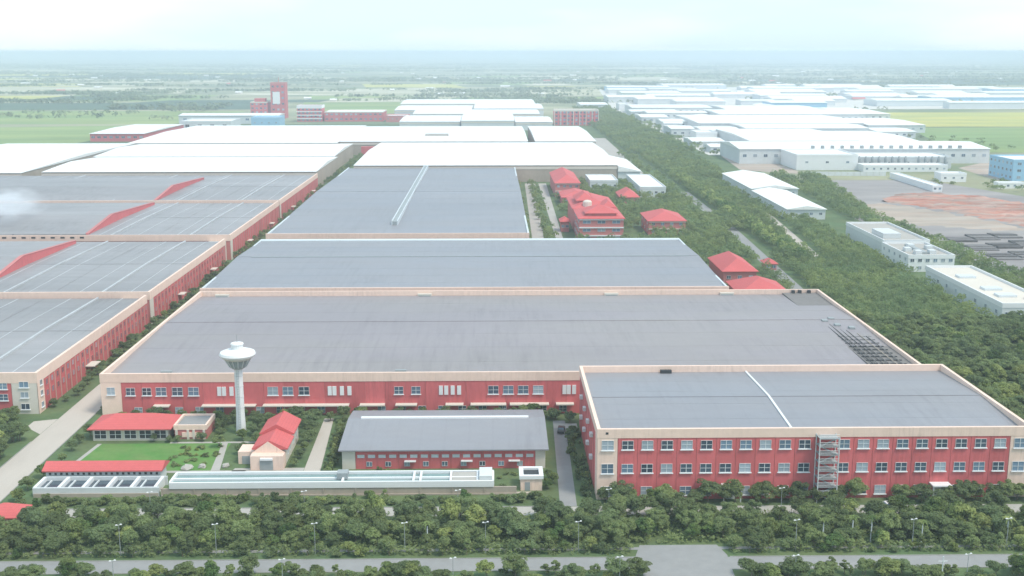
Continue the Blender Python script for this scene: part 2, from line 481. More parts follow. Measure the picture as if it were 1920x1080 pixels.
# fields on the plain
FIELDS = [
    ('field', [(-560, 1180), (-470, 1180), (-440, 1620), (-720, 1560), (-900, 1200)], 'greenfield'),
    ('field', [(-1000, 1640), (-420, 1640), (-420, 2000), (-1000, 2000)], 'greenfield'),
    ('plantation', [(-1200, 2020), (-380, 2060), (-420, 2350), (-1300, 2300)], 'darkfield'),
    ('field', [(-1700, 2360), (-620, 2400), (-640, 2750), (-1700, 2700)], 'greenfield'),
    ('field', [(-1900, 3020), (-760, 2850), (-800, 3300), (-1900, 3600)], 'palefield'),
    ('field', [(-320, 1900), (-150, 1920), (-150, 2700), (-420, 2700)], 'greenfield'),
    ('field', [(-420, 2720), (-100, 2720), (-120, 3300), (-420, 3200)], 'palefield'),
    ('field', [(560, 1560), (1000, 1560), (1000, 1930), (600, 1930)], 'yellowfield'),
    ('field', [(470, 1160), (1000, 1100), (1000, 1540), (560, 1540)], 'greenfield'),
    ('field', [(100, 2700), (420, 2700), (460, 3200), (100, 3100)], 'palefield'),
    ('field', [(800, 3600), (2400, 3500), (2400, 4300), (800, 4200)], 'darkfield'),
    ('field', [(-2600, 4200), (-900, 4300), (-900, 5200), (-2600, 5100)], 'darkfield'),
    ('field', [(0, 4300), (700, 4200), (700, 4900), (0, 5000)], 'palefield'),
]
for i, (nm, pts, m) in enumerate(FIELDS):
    sheet(nm, pts, 0.10 + 0.01 * i, M[m])

for i in range(64):
    y = 2400 + 7500 * RNG.random() ** 1.8
    x = RNG.uniform(-.47, .47) * y
    w, d = RNG.uniform(140, 620), RNG.uniform(60, 420) * (y / 3500)
    if x > 150 and y < 3300: continue
    if abs(x) < 200 and y < 2500: continue
    sk = RNG.uniform(-60, 60)
    sheet('field', [(x - w / 2, y - d / 2), (x + w / 2, y - d / 2 + sk), (x + w / 2 + sk, y + d / 2), (x - w / 2 + sk, y + d / 2 - sk)], 0.26 + .01 * i, M[('palefield', 'greenfield', 'palefield', 'darkfield', 'palefield', 'yellowfield')[i % 6]])
sheet('yard', [(215, 2050), (1050, 2040), (1500, 2760), (1420, 3000), (700, 3330), (290, 3120)], 0.24, M['palepave'])

# roads and paved ground
sheet('road', [(-120.5, 225), (-111.6, 225), (-111.9, 312), (-113, 560), (-113, 1128), (-119.5, 1128), (-120.0, 560), (-120.5, 320)], 0.05, M['road'])
sheet('road', [(-126.5, 300), (-120.6, 294), (-120.6, 307), (-126.5, 305)], 0.045, M['road'])
sheet('road', [(-260, 210.0), (260, 209.4), (260, 214.9), (-260, 215.5)], 0.05, M['asphalt'])
sheet('path', [(-260, 219.0), (260, 218.6), (260, 219.9), (-260, 220.3)], 0.05, M['asphalt'])
sheet('apron', [(29.5, 204), (47.0, 204), (47.6, 216), (46.4, 221), (30.4, 221), (29.0, 216)], 0.06, M['asphalt'])
sheet('driveway', [(-108, 237.5), (135, 236.6), (135, 241.4), (-108, 242.3)], 0.05, M['concrete'])
sheet('lane', [(15.2, 242), (19.0, 242), (20.2, 303), (16.8, 303)], 0.06, M['asphalt'])
sheet('lane', [(16.8, 296.5), (23.2, 296.5), (23.2, 300.5), (20.2, 300.5), (16.8, 300.5)], 0.065, M['concrete'])
sheet('path', [(-45.8, 258.5), (-41.5, 258.5), (-44.0, 306), (-46.6, 306)], 0.06, M['road'])
sheet('path', [(-104.6, 264.6), (-60, 264.6), (-60, 266.0), (-104.6, 266.0)], 0.05, M['concrete'])
sheet('path', [(-104.6, 266.0), (-103.5, 266.0), (-101.5, 286.0), (-102.6, 286.0)], 0.055, M['concrete'])
sheet('path', [(-68.6, 266.0), (-66.4, 266.0), (-69.0, 287), (-70.4, 287)], 0.07, M['concrete'])
sheet('path', [(-84, 285.9), (-60, 285.9), (-60, 287.1), (-84, 287.1)], 0.075, M['concrete'])
sheet('forecourt', [(-65, 257), (-46, 257), (-46, 267.5), (-63, 267.5)], 0.05, M['concrete'])
sheet('lane', [(21.5, 562), (27.5, 562), (34, 886), (26, 886)], 0.05, M['concrete'])
sheet('lane', [(35, 562), (38.5, 562), (42.5, 886), (36.5, 886)], 0.05, M['concrete'])
sheet('road', [(127, 440), (132.5, 440), (141, 650), (143.5, 830), (138, 830), (134, 650)], 0.05, M['asphalt'])
sheet('road', [(160, 560), (164, 560), (176, 720), (171, 720)], 0.05, M['road'])
sheet('yard', [(240, 488), (420, 488), (420, 640), (345, 905), (262, 905), (222, 690)], 0.05, M['yard'])
sheet('yard', [(120, 880), (127, 880), (135, 1360), (104, 1360), (104, 1130), (116, 1130)], 0.05, M['concrete'])
sheet('building_site', [(215, 985), (262, 950), (262, 1050), (225, 1120)], 0.05, M['sandsoil'])
sheet('building_site', [(400, 880), (470, 960), (480, 1080), (410, 1000)], 0.05, M['sandsoil'])
sheet('yard', [(215, 1130), (460, 1132), (600, 1990), (215, 2010)], 0.04, M['palepave'])


def kerb(x0, y0, x1, y1, w=0.25, h=0.13):
    d = Vector((x1 - x0, y1 - y0, 0)).normalized()
    n = Vector((-d.y, d.x, 0)) * w / 2
    o = MB().prism([(x0 - n.x, y0 - n.y), (x1 - n.x, y1 - n.y), (x1 + n.x, y1 + n.y), (x0 + n.x, y0 + n.y)], 0.0, h).build('kerb', M['kerb'])
    tag(o, kind='structure')


kerb(-110, 215.45, 29.2, 215.3); kerb(48, 215.25, 150, 215.1)
kerb(-130, 209.75, 29.4, 209.55); kerb(47.4, 209.5, 150, 209.4)
kerb(-111.45, 225, -111.75, 312); kerb(-120.65, 225, -120.65, 288)
kerb(-106, 237.3, 125, 236.5); kerb(-106, 242.5, 14.8, 242.0)

# soil patches in the yard: low heaped sheets


def heap_sheet(name, pts, m, hmax, seed, step=5.0):
    rs = np.random.default_rng(seed)
    xs = [p[0] for p in pts]; ys = [p[1] for p in pts]
    X = np.arange(min(xs), max(xs) + step, step); Y = np.arange(min(ys), max(ys) + step, step)

    def inside(x, y):
        c = False
        for i in range(len(pts)):
            (xa, ya), (xb, yb) = pts[i], pts[i - 1]
            if (ya > y) != (yb > y) and x < (xb - xa) * (y - ya) / (yb - ya) + xa: c = not c
        return c
    idx, vs, fs = {}, [], []
    for i, x in enumerate(X):
        for j, y in enumerate(Y):
            z = 0.07 + (hmax * rs.random() ** 2 if inside(x, y) else -0.3)
            idx[i, j] = len(vs); vs.append((x + rs.uniform(-2, 2), y + rs.uniform(-2, 2), z))
    for i in range(len(X) - 1):
        for j in range(len(Y) - 1):
            q = (idx[i, j], idx[i + 1, j], idx[i + 1, j + 1], idx[i, j + 1])
            if any(vs[k][2] > 0.05 for k in q): fs.append(q)
    o = MB().poly(vs, fs).build(name, M[m])
    return tag(o, kind='structure')


heap_sheet('red_soil', [(272, 792), (296, 815), (318, 822), (345, 800), (372, 740), (430, 680), (430, 610), (345, 640), (311, 657), (303, 690), (287, 734), (268, 770)], 'redsoil', 1.1, 3)
heap_sheet('sandy_soil', [(232, 700), (240, 745), (262, 768), (284, 734), (300, 690), (308, 657), (340, 640), (340, 615), (296, 640), (268, 650), (240, 676)], 'sandsoil', 0.3, 4, 7.0)

for i in range(9):
    x0 = 254 + (i % 3) * 15; y0 = 556 + (i // 3) * 27 + (i % 3) * 6
    t = thing('material_stack', ('left', 'middle', 'right')[i % 3] + ' dark stack of materials in the ' + ('near', 'middle', 'far')[i // 3] + ' row of the yard', 'stack', (x0, y0, 0), 'dark material stacks in the yard')
    for k in range(5):
        MB().box(x0 - 6.5, x0 + 6.5, y0 - 8 + k * 3.4, y0 - 5.2 + k * 3.4, 0.05, .5 + random.random() * .8).build('pallet_row', M['stackdark'], t)

# ================================================================ MAIN HALLS
# --- three-storey block, front right
AX0, AX1, AY0, AY1, AH = 23.9, 122.4, 246.0, 299.0, 16.8
tA, rA, zeA, zbA = hall('factory_block', 'three-storey red factory block with cream parapet and rows of windows, nearest at right', AX0, AX1, AY0, AY1, AH, par=2.0, drop=1.7,
                        rise=1.1, roof='roof_blue', wall='pinkred', group=None, lap=9)
panel_row(tA, 28.4, 117.6, AY0, zbA - 0.14, 20)
for xa, xb in ((AX0 - .1, 28.3), (117.7, AX1 + .1)):
    MB().box(xa, xb, AY0 - .16, AY0 + .02, 0, zbA - .13).build('corner_pilaster', M['tan'], tA)
MB().box(AX0 - .18, AX0 + .02, AY0 + .02, AY0 + 4.5, 0, zbA - .13).build('corner_pilaster', M['tan'], tA)
for row, zc in enumerate((13.0, 7.45, 2.05)):
    for i in range(20):
        x = 28.4 + (i + .5) * 89.2 / 20
        if 73.0 < x < 77.9: continue
        if row == 2 and i in (5, 16): continue
        window(tA, x, AY0 - .12, zc, 2.6, 2.1)
    for x in (26.1, 119.9):
        window(tA, x, AY0 - .18, zc, 2.7, 2.3)
for x in (54.3, 102.0):
    MB().box(x - 2.2, x + 2.2, AY0 - 2.6, AY0 - .1, 3.45, 3.75).build('canopy', M['white'], tA)
    MB().box(x - 1.3, x + 1.3, AY0 - .2, AY0 - .06, 0, 2.9).build('door', M['offwhite'], tA)
    for s in (-1.9, 1.9):
        MB().tube((x + s, AY0 - 2.3, 0), (x + s, AY0 - 2.3, 3.45), .12).build('canopy_post', M['white'], tA)
ribs_side(tA, AX0, AY0 + 4.6, AY1, zbA - .14, 10, sgn=-1)
for y in (258, 268, 278, 288):
    for zc in (6.0, 11.5):
        MB().box(AX0 - .9, AX0 - .15, y - .8, y + .8, zc - .5, zc + .4).build('air_unit', M['offwhite'], tA)
# expansion walkway running back over the roof, white
for (xa, xb, m, z) in ((68.45, 68.95, 'white', .3),):
    ym = (AY0 + AY1) / 2
    MB().poly([(xa, AY0 + .7, zeA + z), (xb, AY0 + .7, zeA + z), (xb, ym, zeA + 1.1 + z), (xa, ym, zeA + 1.1 + z), (xb, AY1 - .7, zeA + z), (xa, AY1 - .7, zeA + z),
               (xa, AY0 + .7, zeA), (xb, AY0 + .7, zeA), (xb, ym, zeA + 1.1), (xa, ym, zeA + 1.1), (xb, AY1 - .7, zeA), (xa, AY1 - .7, zeA)],
              [(0, 1, 2, 3), (3, 2, 4, 5), (0, 6, 7, 1), (1, 7, 8, 2), (2, 8, 10, 4), (0, 3, 9, 6), (3, 5, 11, 9)]).build('expansion_strip', M[m], tA)
MB().box(45.4, 48.4, 296.8, 297.9, zeA, zeA + .9).build('roof_vent', M['dark'], tA)
MB().box(25.6, 26.2, AY0 - .28, AY0 - .2, 15.6, 16.1).build('parapet_vent', M['dark'], tA)
# steel emergency stair
st = tA
for x in (73.3, 77.7):
    for y in (AY0 - 3.2, AY0 - .3):
        MB().tube((x, y, 0), (x, y, 15.6), .13).build('stair_post', M['offwhite'], st)
for k, z in enumerate([1.9 * i for i in range(1, 9)]):
    MB().box(73.3, 77.7, AY0 - 3.2, AY0 - .3, z - .08, z + .06).build('stair_landing', M['steel'], st)
    for zz in (z + .55, z + 1.05):
        MB().tube((73.3, AY0 - 3.2, zz), (77.7, AY0 - 3.2, zz), .05).build('stair_rail', M['white'], st)
    a, b = (73.6, 77.4) if k % 2 else (77.4, 73.6)
    MB().tube((a, AY0 - 2.6, z - 1.9), (b, AY0 - 2.6, z), .16).build('stair_flight', M['steel'], st)

# --- wide hall behind it
BX0, BX1, BY0, BY1, BH = -109.0, 123.2, 309.8, 421.8, 12.2
tB, rB, zeB, zbB = hall('factory_hall', 'widest grey-roofed hall with long red front, behind the water tower', BX0, BX1, BY0, BY1, BH, par=2.4, drop=1.8, rise=1.3,
                        wall='pinkred', ridge=374, lap=14)
panel_row(tB, -103.4, 122.8, BY0, zbB - .14, 40)
MB().box(BX0 - .1, -103.5, BY0 - .16, BY0 + .02, 0, zbB - .13).build('corner_pilaster', M['tan'], tB)
for x in (-92.4, -87.9, -83.4, -61.3, -57.1, -52.6, 0.4, 4.6, 8.8, 13.0):
    window(tB, x, BY0 - .12, 7.0, 2.9, 2.4)
for x in (-100.9, -96.4, -26.1, -21.3): window(tB, x, BY0 - .12, 7.0, 2.5, 2.2)
window(tB, -106.3, BY0 - .18, 7.2, 2.2, 2.2)
for x in (-76.2, -74.9, -72.8, -45.4, -44.1, -42.0, -39.9, -14.3, -12.8, -11.0, -9.2, 20.4, 21.6, 23.1):
    MB().box(x - .55, x + .55, BY0 - .35, BY0 - .10, 5.7, 8.3).build('louvre', M['white'], tB)
for xa, xb in ((-94.5, -90), (-81, -66), (-64, -40), (-37, -30), (-27, -21), (-13, -8), (-6, 4), (5, 16), (18, 23)):
    MB().box(xa, xb, BY0 - 2.2, BY0 - .1, 3.0, 3.3).build('canopy', M['cream'], tB)
for x in np.linspace(-99, 20, 22):
    window(tB, float(x), BY0 - .12, 1.5, 2.2, 1.9, sill=False)
ribs_side(tB, BX0, BY0, BY1, zbB - .14, 20, m='pinkred', sgn=-1)
for x in (-100.5, -25.0, 45.0, 88.5):
    o = MB().box(x - 2.6, x + 2.6, BY1 - 1.9, BY1 - .7, zeB, zeB + .9).build('overflow_box', M['cream'], tB)
    MB().box(x - 2.2, x + 2.2, BY1 - 2.3, BY1 - 1.95, zeB + .05, zeB + .4).build('overflow_grille', M['steel'], o)
for x in (-92.5, -26.0):
    MB().box(x - 1.6, x + 1.6, BY0 + 6.0, BY0 + 7.0, zeB + .1, zeB + .7).build('roof_hatch', M['steel'], tB)
# service strip along the right edge of the roof: pipes and plant
MB().box(109.6, 122.5, BY0 + .8, BY1 - .8, zeB - .1, zeB + .62).build('service_strip', M['pipe'], tB)
for i, (x, r, z, m) in enumerate(((110.6, .2, 1.0, 'dark'), (112.0, .26, 1.1, 'pipe'), (113.6, .16, .95, 'dark'), (115.2, .24, 1.0, 'pipe'), (117.4, .2, 1.0, 'tanwall'), (119.2, .24, 1.0, 'pipe'))):
    MB().tube((x, BY0 + 2, zeB + z), (x, 372 - 4 * i, zeB + z), r * .7).build('roof_pipe', M[m], tB)
for x, y in ((111.5, 372), (114.5, 375), (114.0, 366), (117.5, 362)):
    MB().box(x - .9, x + .9, y - 1.1, y + 1.1, zeB + .6, zeB + 1.7).build('roof_plant', M['steel'], tB)
for y in np.linspace(316, 364, 13):
    MB().box(110.0, 120.6, float(y) - .15, float(y) + .15, zeB + .62, zeB + .9).build('pipe_support', M['dark'], tB)
for x in (113.5, 116.0, 119.5):
    MB().box(x - .5, x + .5, BY1 - 2.2, BY1 - .7, zeB + .6, zeB + 1.7).build('roof_vent', M['dark'], tB)

# --- second hall
tC, rC, zeC, zbC = hall('factory_hall', 'second wide hall, pale grey roof with cream front parapet, behind the widest hall', -110.0, 90.2, 426.2, 545.8, 12.5, par=2.3, drop=1.2,
                        rise=1.6, sides='f', roof='roof_blue', wall='pinkred', ridge=492, lap=13)
MB().box(-110.4, -109.6, 426.9, 545.5, 11.15, 11.9).build('edge_trim', M['trim'], tC)
MB().box(89.8, 90.6, 426.9, 545.5, 11.15, 11.9).build('edge_trim', M['trim'], tC)
MB().box(-110.4, 90.6, 541.5, 546.2, 11.2, 11.85).build('gutter', M['trim'], tC)
MB().box(-104, 86, 490.4, 491.4, 12.9, 13.1).build('ridge_vent', M['steel'], tC)
# --- third hall
tD, rD, zeD, zbD = hall('factory_hall', 'long grey-roofed hall with a white roof monitor running back, beside the red dormitories', -110.6, 18.5, 559.0, 893.0, 12.5, par=2.6, drop=1.2,
                        rise=1.8, sides='f', roof='roof_blue', wall='pinkred', lap=22)
MB().box(-110.9, -110.0, 559.7, 893.2, 11.2, 12.0).build('edge_trim', M['trim'], tD)
MB().box(17.9, 18.8, 559.7, 893.2, 11.2, 12.0).build('edge_trim', M['trim'], tD)
for xa, xb, m, z in ((-51.9, -51.4, 'trim', 14.0), (-51.4, -49.1, 'steel', 13.5), (-49.1, -48.6, 'trim', 14.0)):
    MB().box(xa, xb, 592, 892, 10.6, z).build('roof_monitor', M[m], tD)
ribs_side(tD, 18.5, 559.5, 893, zbD - .14, 28, m='pinkred', sgn=1)

# --- left-hand halls, stepping back along the main road
LEFT = [
    ('nearest left-hand hall with cream corner bay and red ribbed side, beside the main road', 312.0, 417.5, 12.0, (-145.5,), None),
    ('second left-hand hall with a red stepped firewall across its roof', 420.5, 545.0, 12.4, (-146.5, -183.4), (-197.5, 447, 541)),
    ('third left-hand hall with red firewall, smoke drifting over its roof', 556.0, 687.0, 12.5, (-148.6, -187.5), (-200.4, 566, 681)),
    ('fourth left-hand grey hall with red firewall, before the white roofs', 689.5, 845.0, 12.5, (-152.0, -190.4, -230, -297), (-204.5, 698, 818)),
]
for li, (lab, y0, y1, h, seams, fw) in enumerate(LEFT):
    t, r, ze, zb = hall('factory_hall', lab, -420.0, -127.6, y0, y1, h, par=2.9, drop=1.5, rise=.6, sides='fr', roof='roof_left', wall='pinkred', group='large factory halls')
    ym = (y0 - .3 + .9 + y1 + .3) / 2
    ribs_side(t, -127.6, y0 + 4.4, y1 - (5 if li in (1, 2) else .5), zb - .14, 24 if li < 2 else 26, sgn=1)
    for s in seams:
        f = MB()
        for (a, za), (b, zb2) in (((y0 + .7, ze), (ym, ze + .6)), ((ym, ze + .6), (y1, ze))):
            f.poly([(s - .3, a, za - .2), (s + .3, a, za - .2), (s + .3, b, zb2 - .2), (s - .3, b, zb2 - .2), (s - .3, a, za + .6), (s + .3, a, za + .6), (s + .3, b, zb2 + .6), (s - .3, b, zb2 + .6)],
                   [(4, 5, 6, 7), (0, 1, 5, 4), (1, 2, 6, 5), (3, 0, 4, 7), (2, 3, 7, 6)])
        f.build('roof_seam', M['lap'], t)
        g2 = MB()
        for (a, za), (b, zb2) in (((y0 + .7, ze), (ym, ze + .6)), ((ym, ze + .6), (y1, ze))):
            g2.poly([(s - 1.3, a, za - .2), (s - .42, a, za - .2), (s - .42, b, zb2 - .2), (s - 1.3, b, zb2 - .2), (s - 1.3, a, za + .12), (s - .42, a, za + .12), (s - .42, b, zb2 + .12), (s - 1.3, b, zb2 + .12)],
                    [(4, 5, 6, 7), (0, 1, 5, 4), (3, 0, 4, 7), (2, 3, 7, 6)])
        g2.build('gutter', M['steel'], t)
    for q, xs in enumerate(np.arange(-136.5, -400, -9.6)):
        if any(abs(xs - v) < 3 for v in seams): continue
        sd = MB()
        for (a_, za), (b_, zb2) in (((y0 + .7, ze), (ym, ze + .6)), ((ym, ze + .6), (y1, ze))):
            sd.poly([(xs - .14, a_, za + .1), (xs + .14, a_, za + .1), (xs + .14, b_, zb2 + .1), (xs - .14, b_, zb2 + .1), (xs - .14, a_, za - .1), (xs + .14, a_, za - .1), (xs + .14, b_, zb2 - .1), (xs - .14, b_, zb2 - .1)],
                    [(0, 1, 2, 3), (0, 4, 5, 1), (1, 5, 6, 2), (0, 3, 7, 4)])
        sd.build('sheet_lap', M['lap' if q % 2 == 0 else 'roof_left'], t)
    if fw:
        x, a, b = fw
        L_ = b - a
        prof = [(a, ze + .6), (a + .34 * L_, ze + 5.0), (b, ze + 1.4)]
        base = [(b, ze - .3), (a, ze - .3)]
        pts = prof + base
        n = len(pts)
        w = MB().poly([(x - .5, y, z) for y, z in pts] + [(x + .5, y, z) for y, z in pts],
                      [tuple(range(n)), tuple(range(2 * n - 1, n - 1, -1))] + [(i, n + i, n + (i + 1) % n, (i + 1) % n) for i in range(n)])
        w.build('firewall', M['red'], t)
        # raised roof behind the firewall
        vs, fs = [], []
        for y, z in prof: vs += [(x - .52, y, z - .25), (-420.0, y, z - .6)]
        for i in range(len(prof) - 1): fs.append((2 * i, 2 * i + 1, 2 * i + 3, 2 * i + 2))
        MB().poly(vs, fs).build('raised_roof', M['roof_left'], t)
        cp = MB()
        for (y, z), (y2, z2) in zip(prof[:-1], prof[1:]):
            cp.poly([(x - .9, y, z), (x + .7, y, z), (x + .7, y2, z2), (x - .9, y2, z2), (x - .9, y, z + .14), (x + .7, y, z + .14), (x + .7, y2, z2 + .14), (x - .9, y2, z2 + .14)],
                    [(4, 5, 6, 7), (0, 1, 5, 4), (1, 2, 6, 5), (2, 3, 7, 6), (3, 0, 4, 7)])
        cp.build('coping', M['pinkred'], t)
    if li < 2:
        nn = 24
        ya, yb = y0 + 4.4, y1 - (5 if li == 1 else .5)
        for q in range(nn):
            for z in (7.6, 4.4):
                window(t, -127.46, ya + (q + .5) * (yb - ya) / nn, z, 1.5, 1.7, rz=math.pi / 2, style='bar', sill=False, frame='pinkred')
    if li == 0:
        MB().box(-134.7, -127.5, y0 - .2, y0 + .02, 0, zb - .13).build('corner_pilaster', M['cream'], t)
        MB().box(-127.62, -127.38, y0 - .2, y0 + 4.3, 0, zb - .13).build('corner_pilaster', M['tan'], t)
        for z, w in ((8.6, 2.6), (5.6, 2.2), (2.2, 2.4)):
            window(t, -131.2, y0 - .22, z, w, 1.7, style='bar')
            for y in (y0 + 2.2,): window(t, -127.36, y, z, 1.6, 1.5, rz=math.pi / 2, style='bar')
        panel_row(t, -169, -134.8, y0, zb - .14, 7)
        for x in (-137.2, -142.1, -147.0, -151.9):
            for z in (8.2, 4.9): window(t, x, y0 - .12, z, 2.6, 1.9)
        for y in (352.5,):
            MB().box(-127.4, -124.6, y - 3, y + 3, 3.2, 3.5).build('canopy', M['cream'], t)
    else:
        MB().box(-127.62, -127.38, y0 - .1, y0 + 4.3, 0, zb - .13).build('corner_pilaster', M['cream'], t)
        # cream stair bay set back between this hall and the one in front
        MB().box(-138, -129.6, y0 - 3.2, y0 - .24, 0, 9.4).build('stair_bay', M['cream'], t)
        for z in (7.6, 4.6, 1.8):
            MB().box(-136.2, -131.4, y0 - 3.32, y0 - 3.18, z - .7, z + .7).build('stair_window', M['glass'], t)
        for y in np.linspace(y0 + 40, y1 - 30, 2):
            MB().box(-127.4, -125.0, float(y) - 2.5, float(y) + 2.5, 3.2, 3.5).build('canopy', M['cream'], t)
    if li == 2:
        for k in range(9):
            MB().box(-238 + k * 4.7, -236 + k * 4.7, y0 - .3, y0 - .2, h - 1.6, h - .8).build('parapet_vent', M['dark'], t)
        MB().box(-247.5, -243.5, y0 - 3, y0 - .3, h - 3.0, h + .5).build('plant_box', M['steel'], t)
        MB().tube((-237.0, 566, 10.8), (-237.0, 620, 12.6), .6).build('roof_duct', M['dark'], t)

# --- white-roofed halls further back
WHITE = [
    ('white-roofed hall behind the fourth left-hand grey hall', -331, -129.5, 851, 972, 14.0, 'tanwall'),
    ('white-roofed hall, second row left of the road', -336, -133.0, 978, 1113, 14.0, 'tanwall'),
    ('white-roofed hall, third row left of the road', -352, -150.0, 1124, 1395, 14.0, 'tanwall'),
    ('white-roofed hall at far left edge of the factory', -470, -346.0, 850, 1128, 13.5, 'tanwall'),
    ('broad white-roofed hall directly behind the long grey hall', -107.0, 99.0, 897, 1127, 14.0, 'tanwall'),
    ('white-roofed hall, second row right of the road', -149.0, 36.5, 1140, 1376, 14.0, 'tanwall'),
    ('smaller white-roofed hall next to the roof gap', 44.0, 104.0, 1140, 1376, 14.0, 'tanwall'),
    ('white hall at the back left of the factory, before the red annex', -118.0, -40.0, 1495, 1640, 12.5, 'offwhite'),
    ('white hall at the back centre of the factory, nearest row', -38.0, 30.0, 1480, 1655, 14.5, 'offwhite'),
    ('white hall at the back right of the factory, nearest row', 32.0, 80.0, 1500, 1630, 11.5, 'offwhite'),
    ('wide white hall in the back second row', -112.0, 70.0, 1665, 1790, 13.5, 'offwhite'),
    ('white hall in the back third row, left', -150.0, -30.0, 1805, 1960, 12.0, 'offwhite'),
    ('white hall in the back third row, right', -26.0, 82.0, 1800, 1975, 14.5, 'offwhite'),
    ('white hall farthest back in the factory', -155.0, 76.0, 1990, 2180, 13.5, 'offwhite'),
]
for lab, x0, x1, y0, y1, h, wm in WHITE:
    t, r, ze, zb = hall('white_roofed_hall', lab, x0, x1, y0, y1, h, par=1.5, drop=.8, rise=2.2, sides='', roof='roof_white', wall=wm, parm='cream', group='white-roofed halls', lap=45)
    MB().box(x0 - .2, x1 + .2, y0 - .25, y0 - .02, zb - 2.6, zb - .6).build('fascia', M['cream'], t)
    if y0 > 1130 and y0 < 1200 and x0 < 40:
        MB().box((x0 + x1) / 2 - 12, (x0 + x1) / 2 + 12, y0 + 60, y0 + 66, ze + .3, ze + 3.2).build('roof_vent', M['concrete'], t)
# lean-to with sloping end beside the broad white hall
t = thing('white_shed', 'white lean-to shed at right end of the broad white hall', 'shed', (108, 930, 0))
MB().box(99.4, 117, 897, 1000, 0, 8).build('wall', M['offwhite'], t)
MB().poly([(99.3, 896, 12.4), (118, 896, 8.2), (118, 1001, 8.2), (99.3, 1001, 12.4), (99.3, 896, 8.0), (99.3, 1001, 8.0), (118, 896, 8.0), (118, 1001, 8.0)],
          [(0, 1, 2, 3), (0, 4, 6, 1), (3, 2, 7, 5), (1, 6, 7, 2)]).build('roof', M['roof_white'], t)
MB().box(-127, -112, 1128.5, 1133, 0, 9).build('gate_house', M['red'])
tag(bpy.data.objects['gate_house'], 'red wall closing the road between the white-roofed halls', 'building')


# ---------------------------------------------------------------- generic buildings
def house(name, label, cat, x0, x1, y0, y1, ze, zr, wall='pinkred', roof='redroof', kind='hip', over=.8, rows=0, cols=4, group=None, band=None, win=(1.8, 1.5), side_cols=0, wins='glass'):
    t = thing(name, label, cat, ((x0 + x1) / 2, (y0 + y1) / 2, 0), group)
    MB().box(x0, x1, y0, y1, 0, ze - .26).build('wall', M[wall], t)
    if kind == 'hip': hip_roof(MB(), x0 - over, x1 + over, y0 - over, y1 + over, ze, zr).build('roof', M[roof], t)
    elif kind == 'gx': gable_roof(MB(), x0 - over, x1 + over, y0 - over, y1 + over, ze, zr, 'x').build('roof', M[roof], t)
    elif kind == 'gy': gable_roof(MB(), x0 - over, x1 + over, y0 - over, y1 + over, ze, zr, 'y').build('roof', M[roof], t)
    elif kind == 'flat':
        MB().box(x0 + .4, x1 - .4, y0 + .4, y1 - .4, ze - .3, ze + .02).build('roof', M[roof], t)
        p = M[band or wall]
        for a in ((x0 - .15, x1 + .15, y0 - .15, y0 + .38), (x0 - .15, x1 + .15, y1 - .38, y1 + .15), (x0 - .15, x0 + .38, y0 + .38, y1 - .38), (x1 - .38, x1 + .15, y0 + .38, y1 - .38)):
            MB().box(*a, ze - .8, zr).build('parapet', p, t)
    fl = ze / max(rows, 1)
    for r in range(rows):
        z = fl * (r + .55)
        if band and kind != 'flat':
            MB().box(x0 - .1, x1 + .1, y0 - .5, y0 - .02, fl * (r + 1) - .9, fl * (r + 1) - .3).build('balcony_band', M[band], t)
        for c in range(cols):
            window(t, x0 + (x1 - x0) * (c + .5) / cols, y0 - .04, z, *win, style='bar', sill=False, glass=wins)
        for c in range(side_cols):
            window(t, x0 - .04, y0 + (y1 - y0) * (c + .5) / side_cols, z, *win, rz=-math.pi / 2, style='bar', sill=False, glass=wins)
    return t


# --- red dormitories and pavilions right of the long hall
t = house('dormitory', 'three-storey red dormitory with white balcony bands and large red hipped roof', 'building', 47, 70.6, 605, 640, 13, 17.5, rows=3, cols=3, band='white', win=(4.2, 1.6), side_cols=4)
hip_roof(MB(), 46, 72, 648, 700, 12.5, 17).build('rear_roof', M['redroof'], t)
MB().box(47, 71, 641, 699, 0, 12.2).build('rear_wall', M['pinkred'], t)
MB().lathe(55, 652, [(2.6, 13), (2.6, 15.9), (1.9, 16.6), (.5, 17)], 12).build('roof_dome', M['cream'], t)
MB().lathe(61.5, 622, [(2.2, 13), (2.2, 16.2), (1.6, 16.9), (.5, 17.3)], 12).build('roof_dome', M['cream'], t)
hip_roof(MB(), 50, 67.5, 606.5, 622, 15.6, 19.2).build('upper_roof', M['redroof'], t)
MB().box(51, 66.5, 607.5, 621, 13.2, 15.4).build('upper_wall', M['pinkred'], t)
hip_roof(MB(), 49, 60, 660, 684, 15.6, 19.6).build('upper_roof', M['redroof'], t)
MB().box(50, 59, 661, 683, 13.5, 15.4).build('upper_wall', M['pinkred'], t)
hip_roof(MB(), 62, 70.5, 640.5, 660, 14.2, 17.4).build('link_roof', M['redroof'], t)
house('pavilion', 'small red-roofed pavilion left of the largest dormitory', 'pavilion', 39.5, 44, 642, 652, 6, 8, rows=1, cols=2)
house('dormitory', 'two-storey red dormitory with hipped roof standing alone among trees', 'building', 87.5, 108, 630, 662, 8, 12, rows=2, cols=4, band='cream', side_cols=3)
house('dormitory', 'red-roofed dormitory in the back row beside the white hall', 'building', 45, 62, 800, 872, 10, 15, rows=2, cols=4, band='cream')
house('dormitory', 'low red-roofed wing in front of the back-row dormitory', 'building', 47, 66, 752, 784, 6, 9.5, rows=1, cols=4)
house('pavilion', 'small square red-roofed pavilion right of the dormitories', 'pavilion', 87, 99, 764, 792, 4.5, 9.0)
house('bungalow', 'red-roofed bungalow near the avenue, farther of the pair', 'building', 101.5, 116, 491, 524, 6, 10.5, rows=1, cols=3)
house('bungalow', 'red-roofed bungalow behind the right rear corner of the widest hall', 'building', 98.5, 118, 443, 467, 6.2, 10.6, rows=1, cols=3)
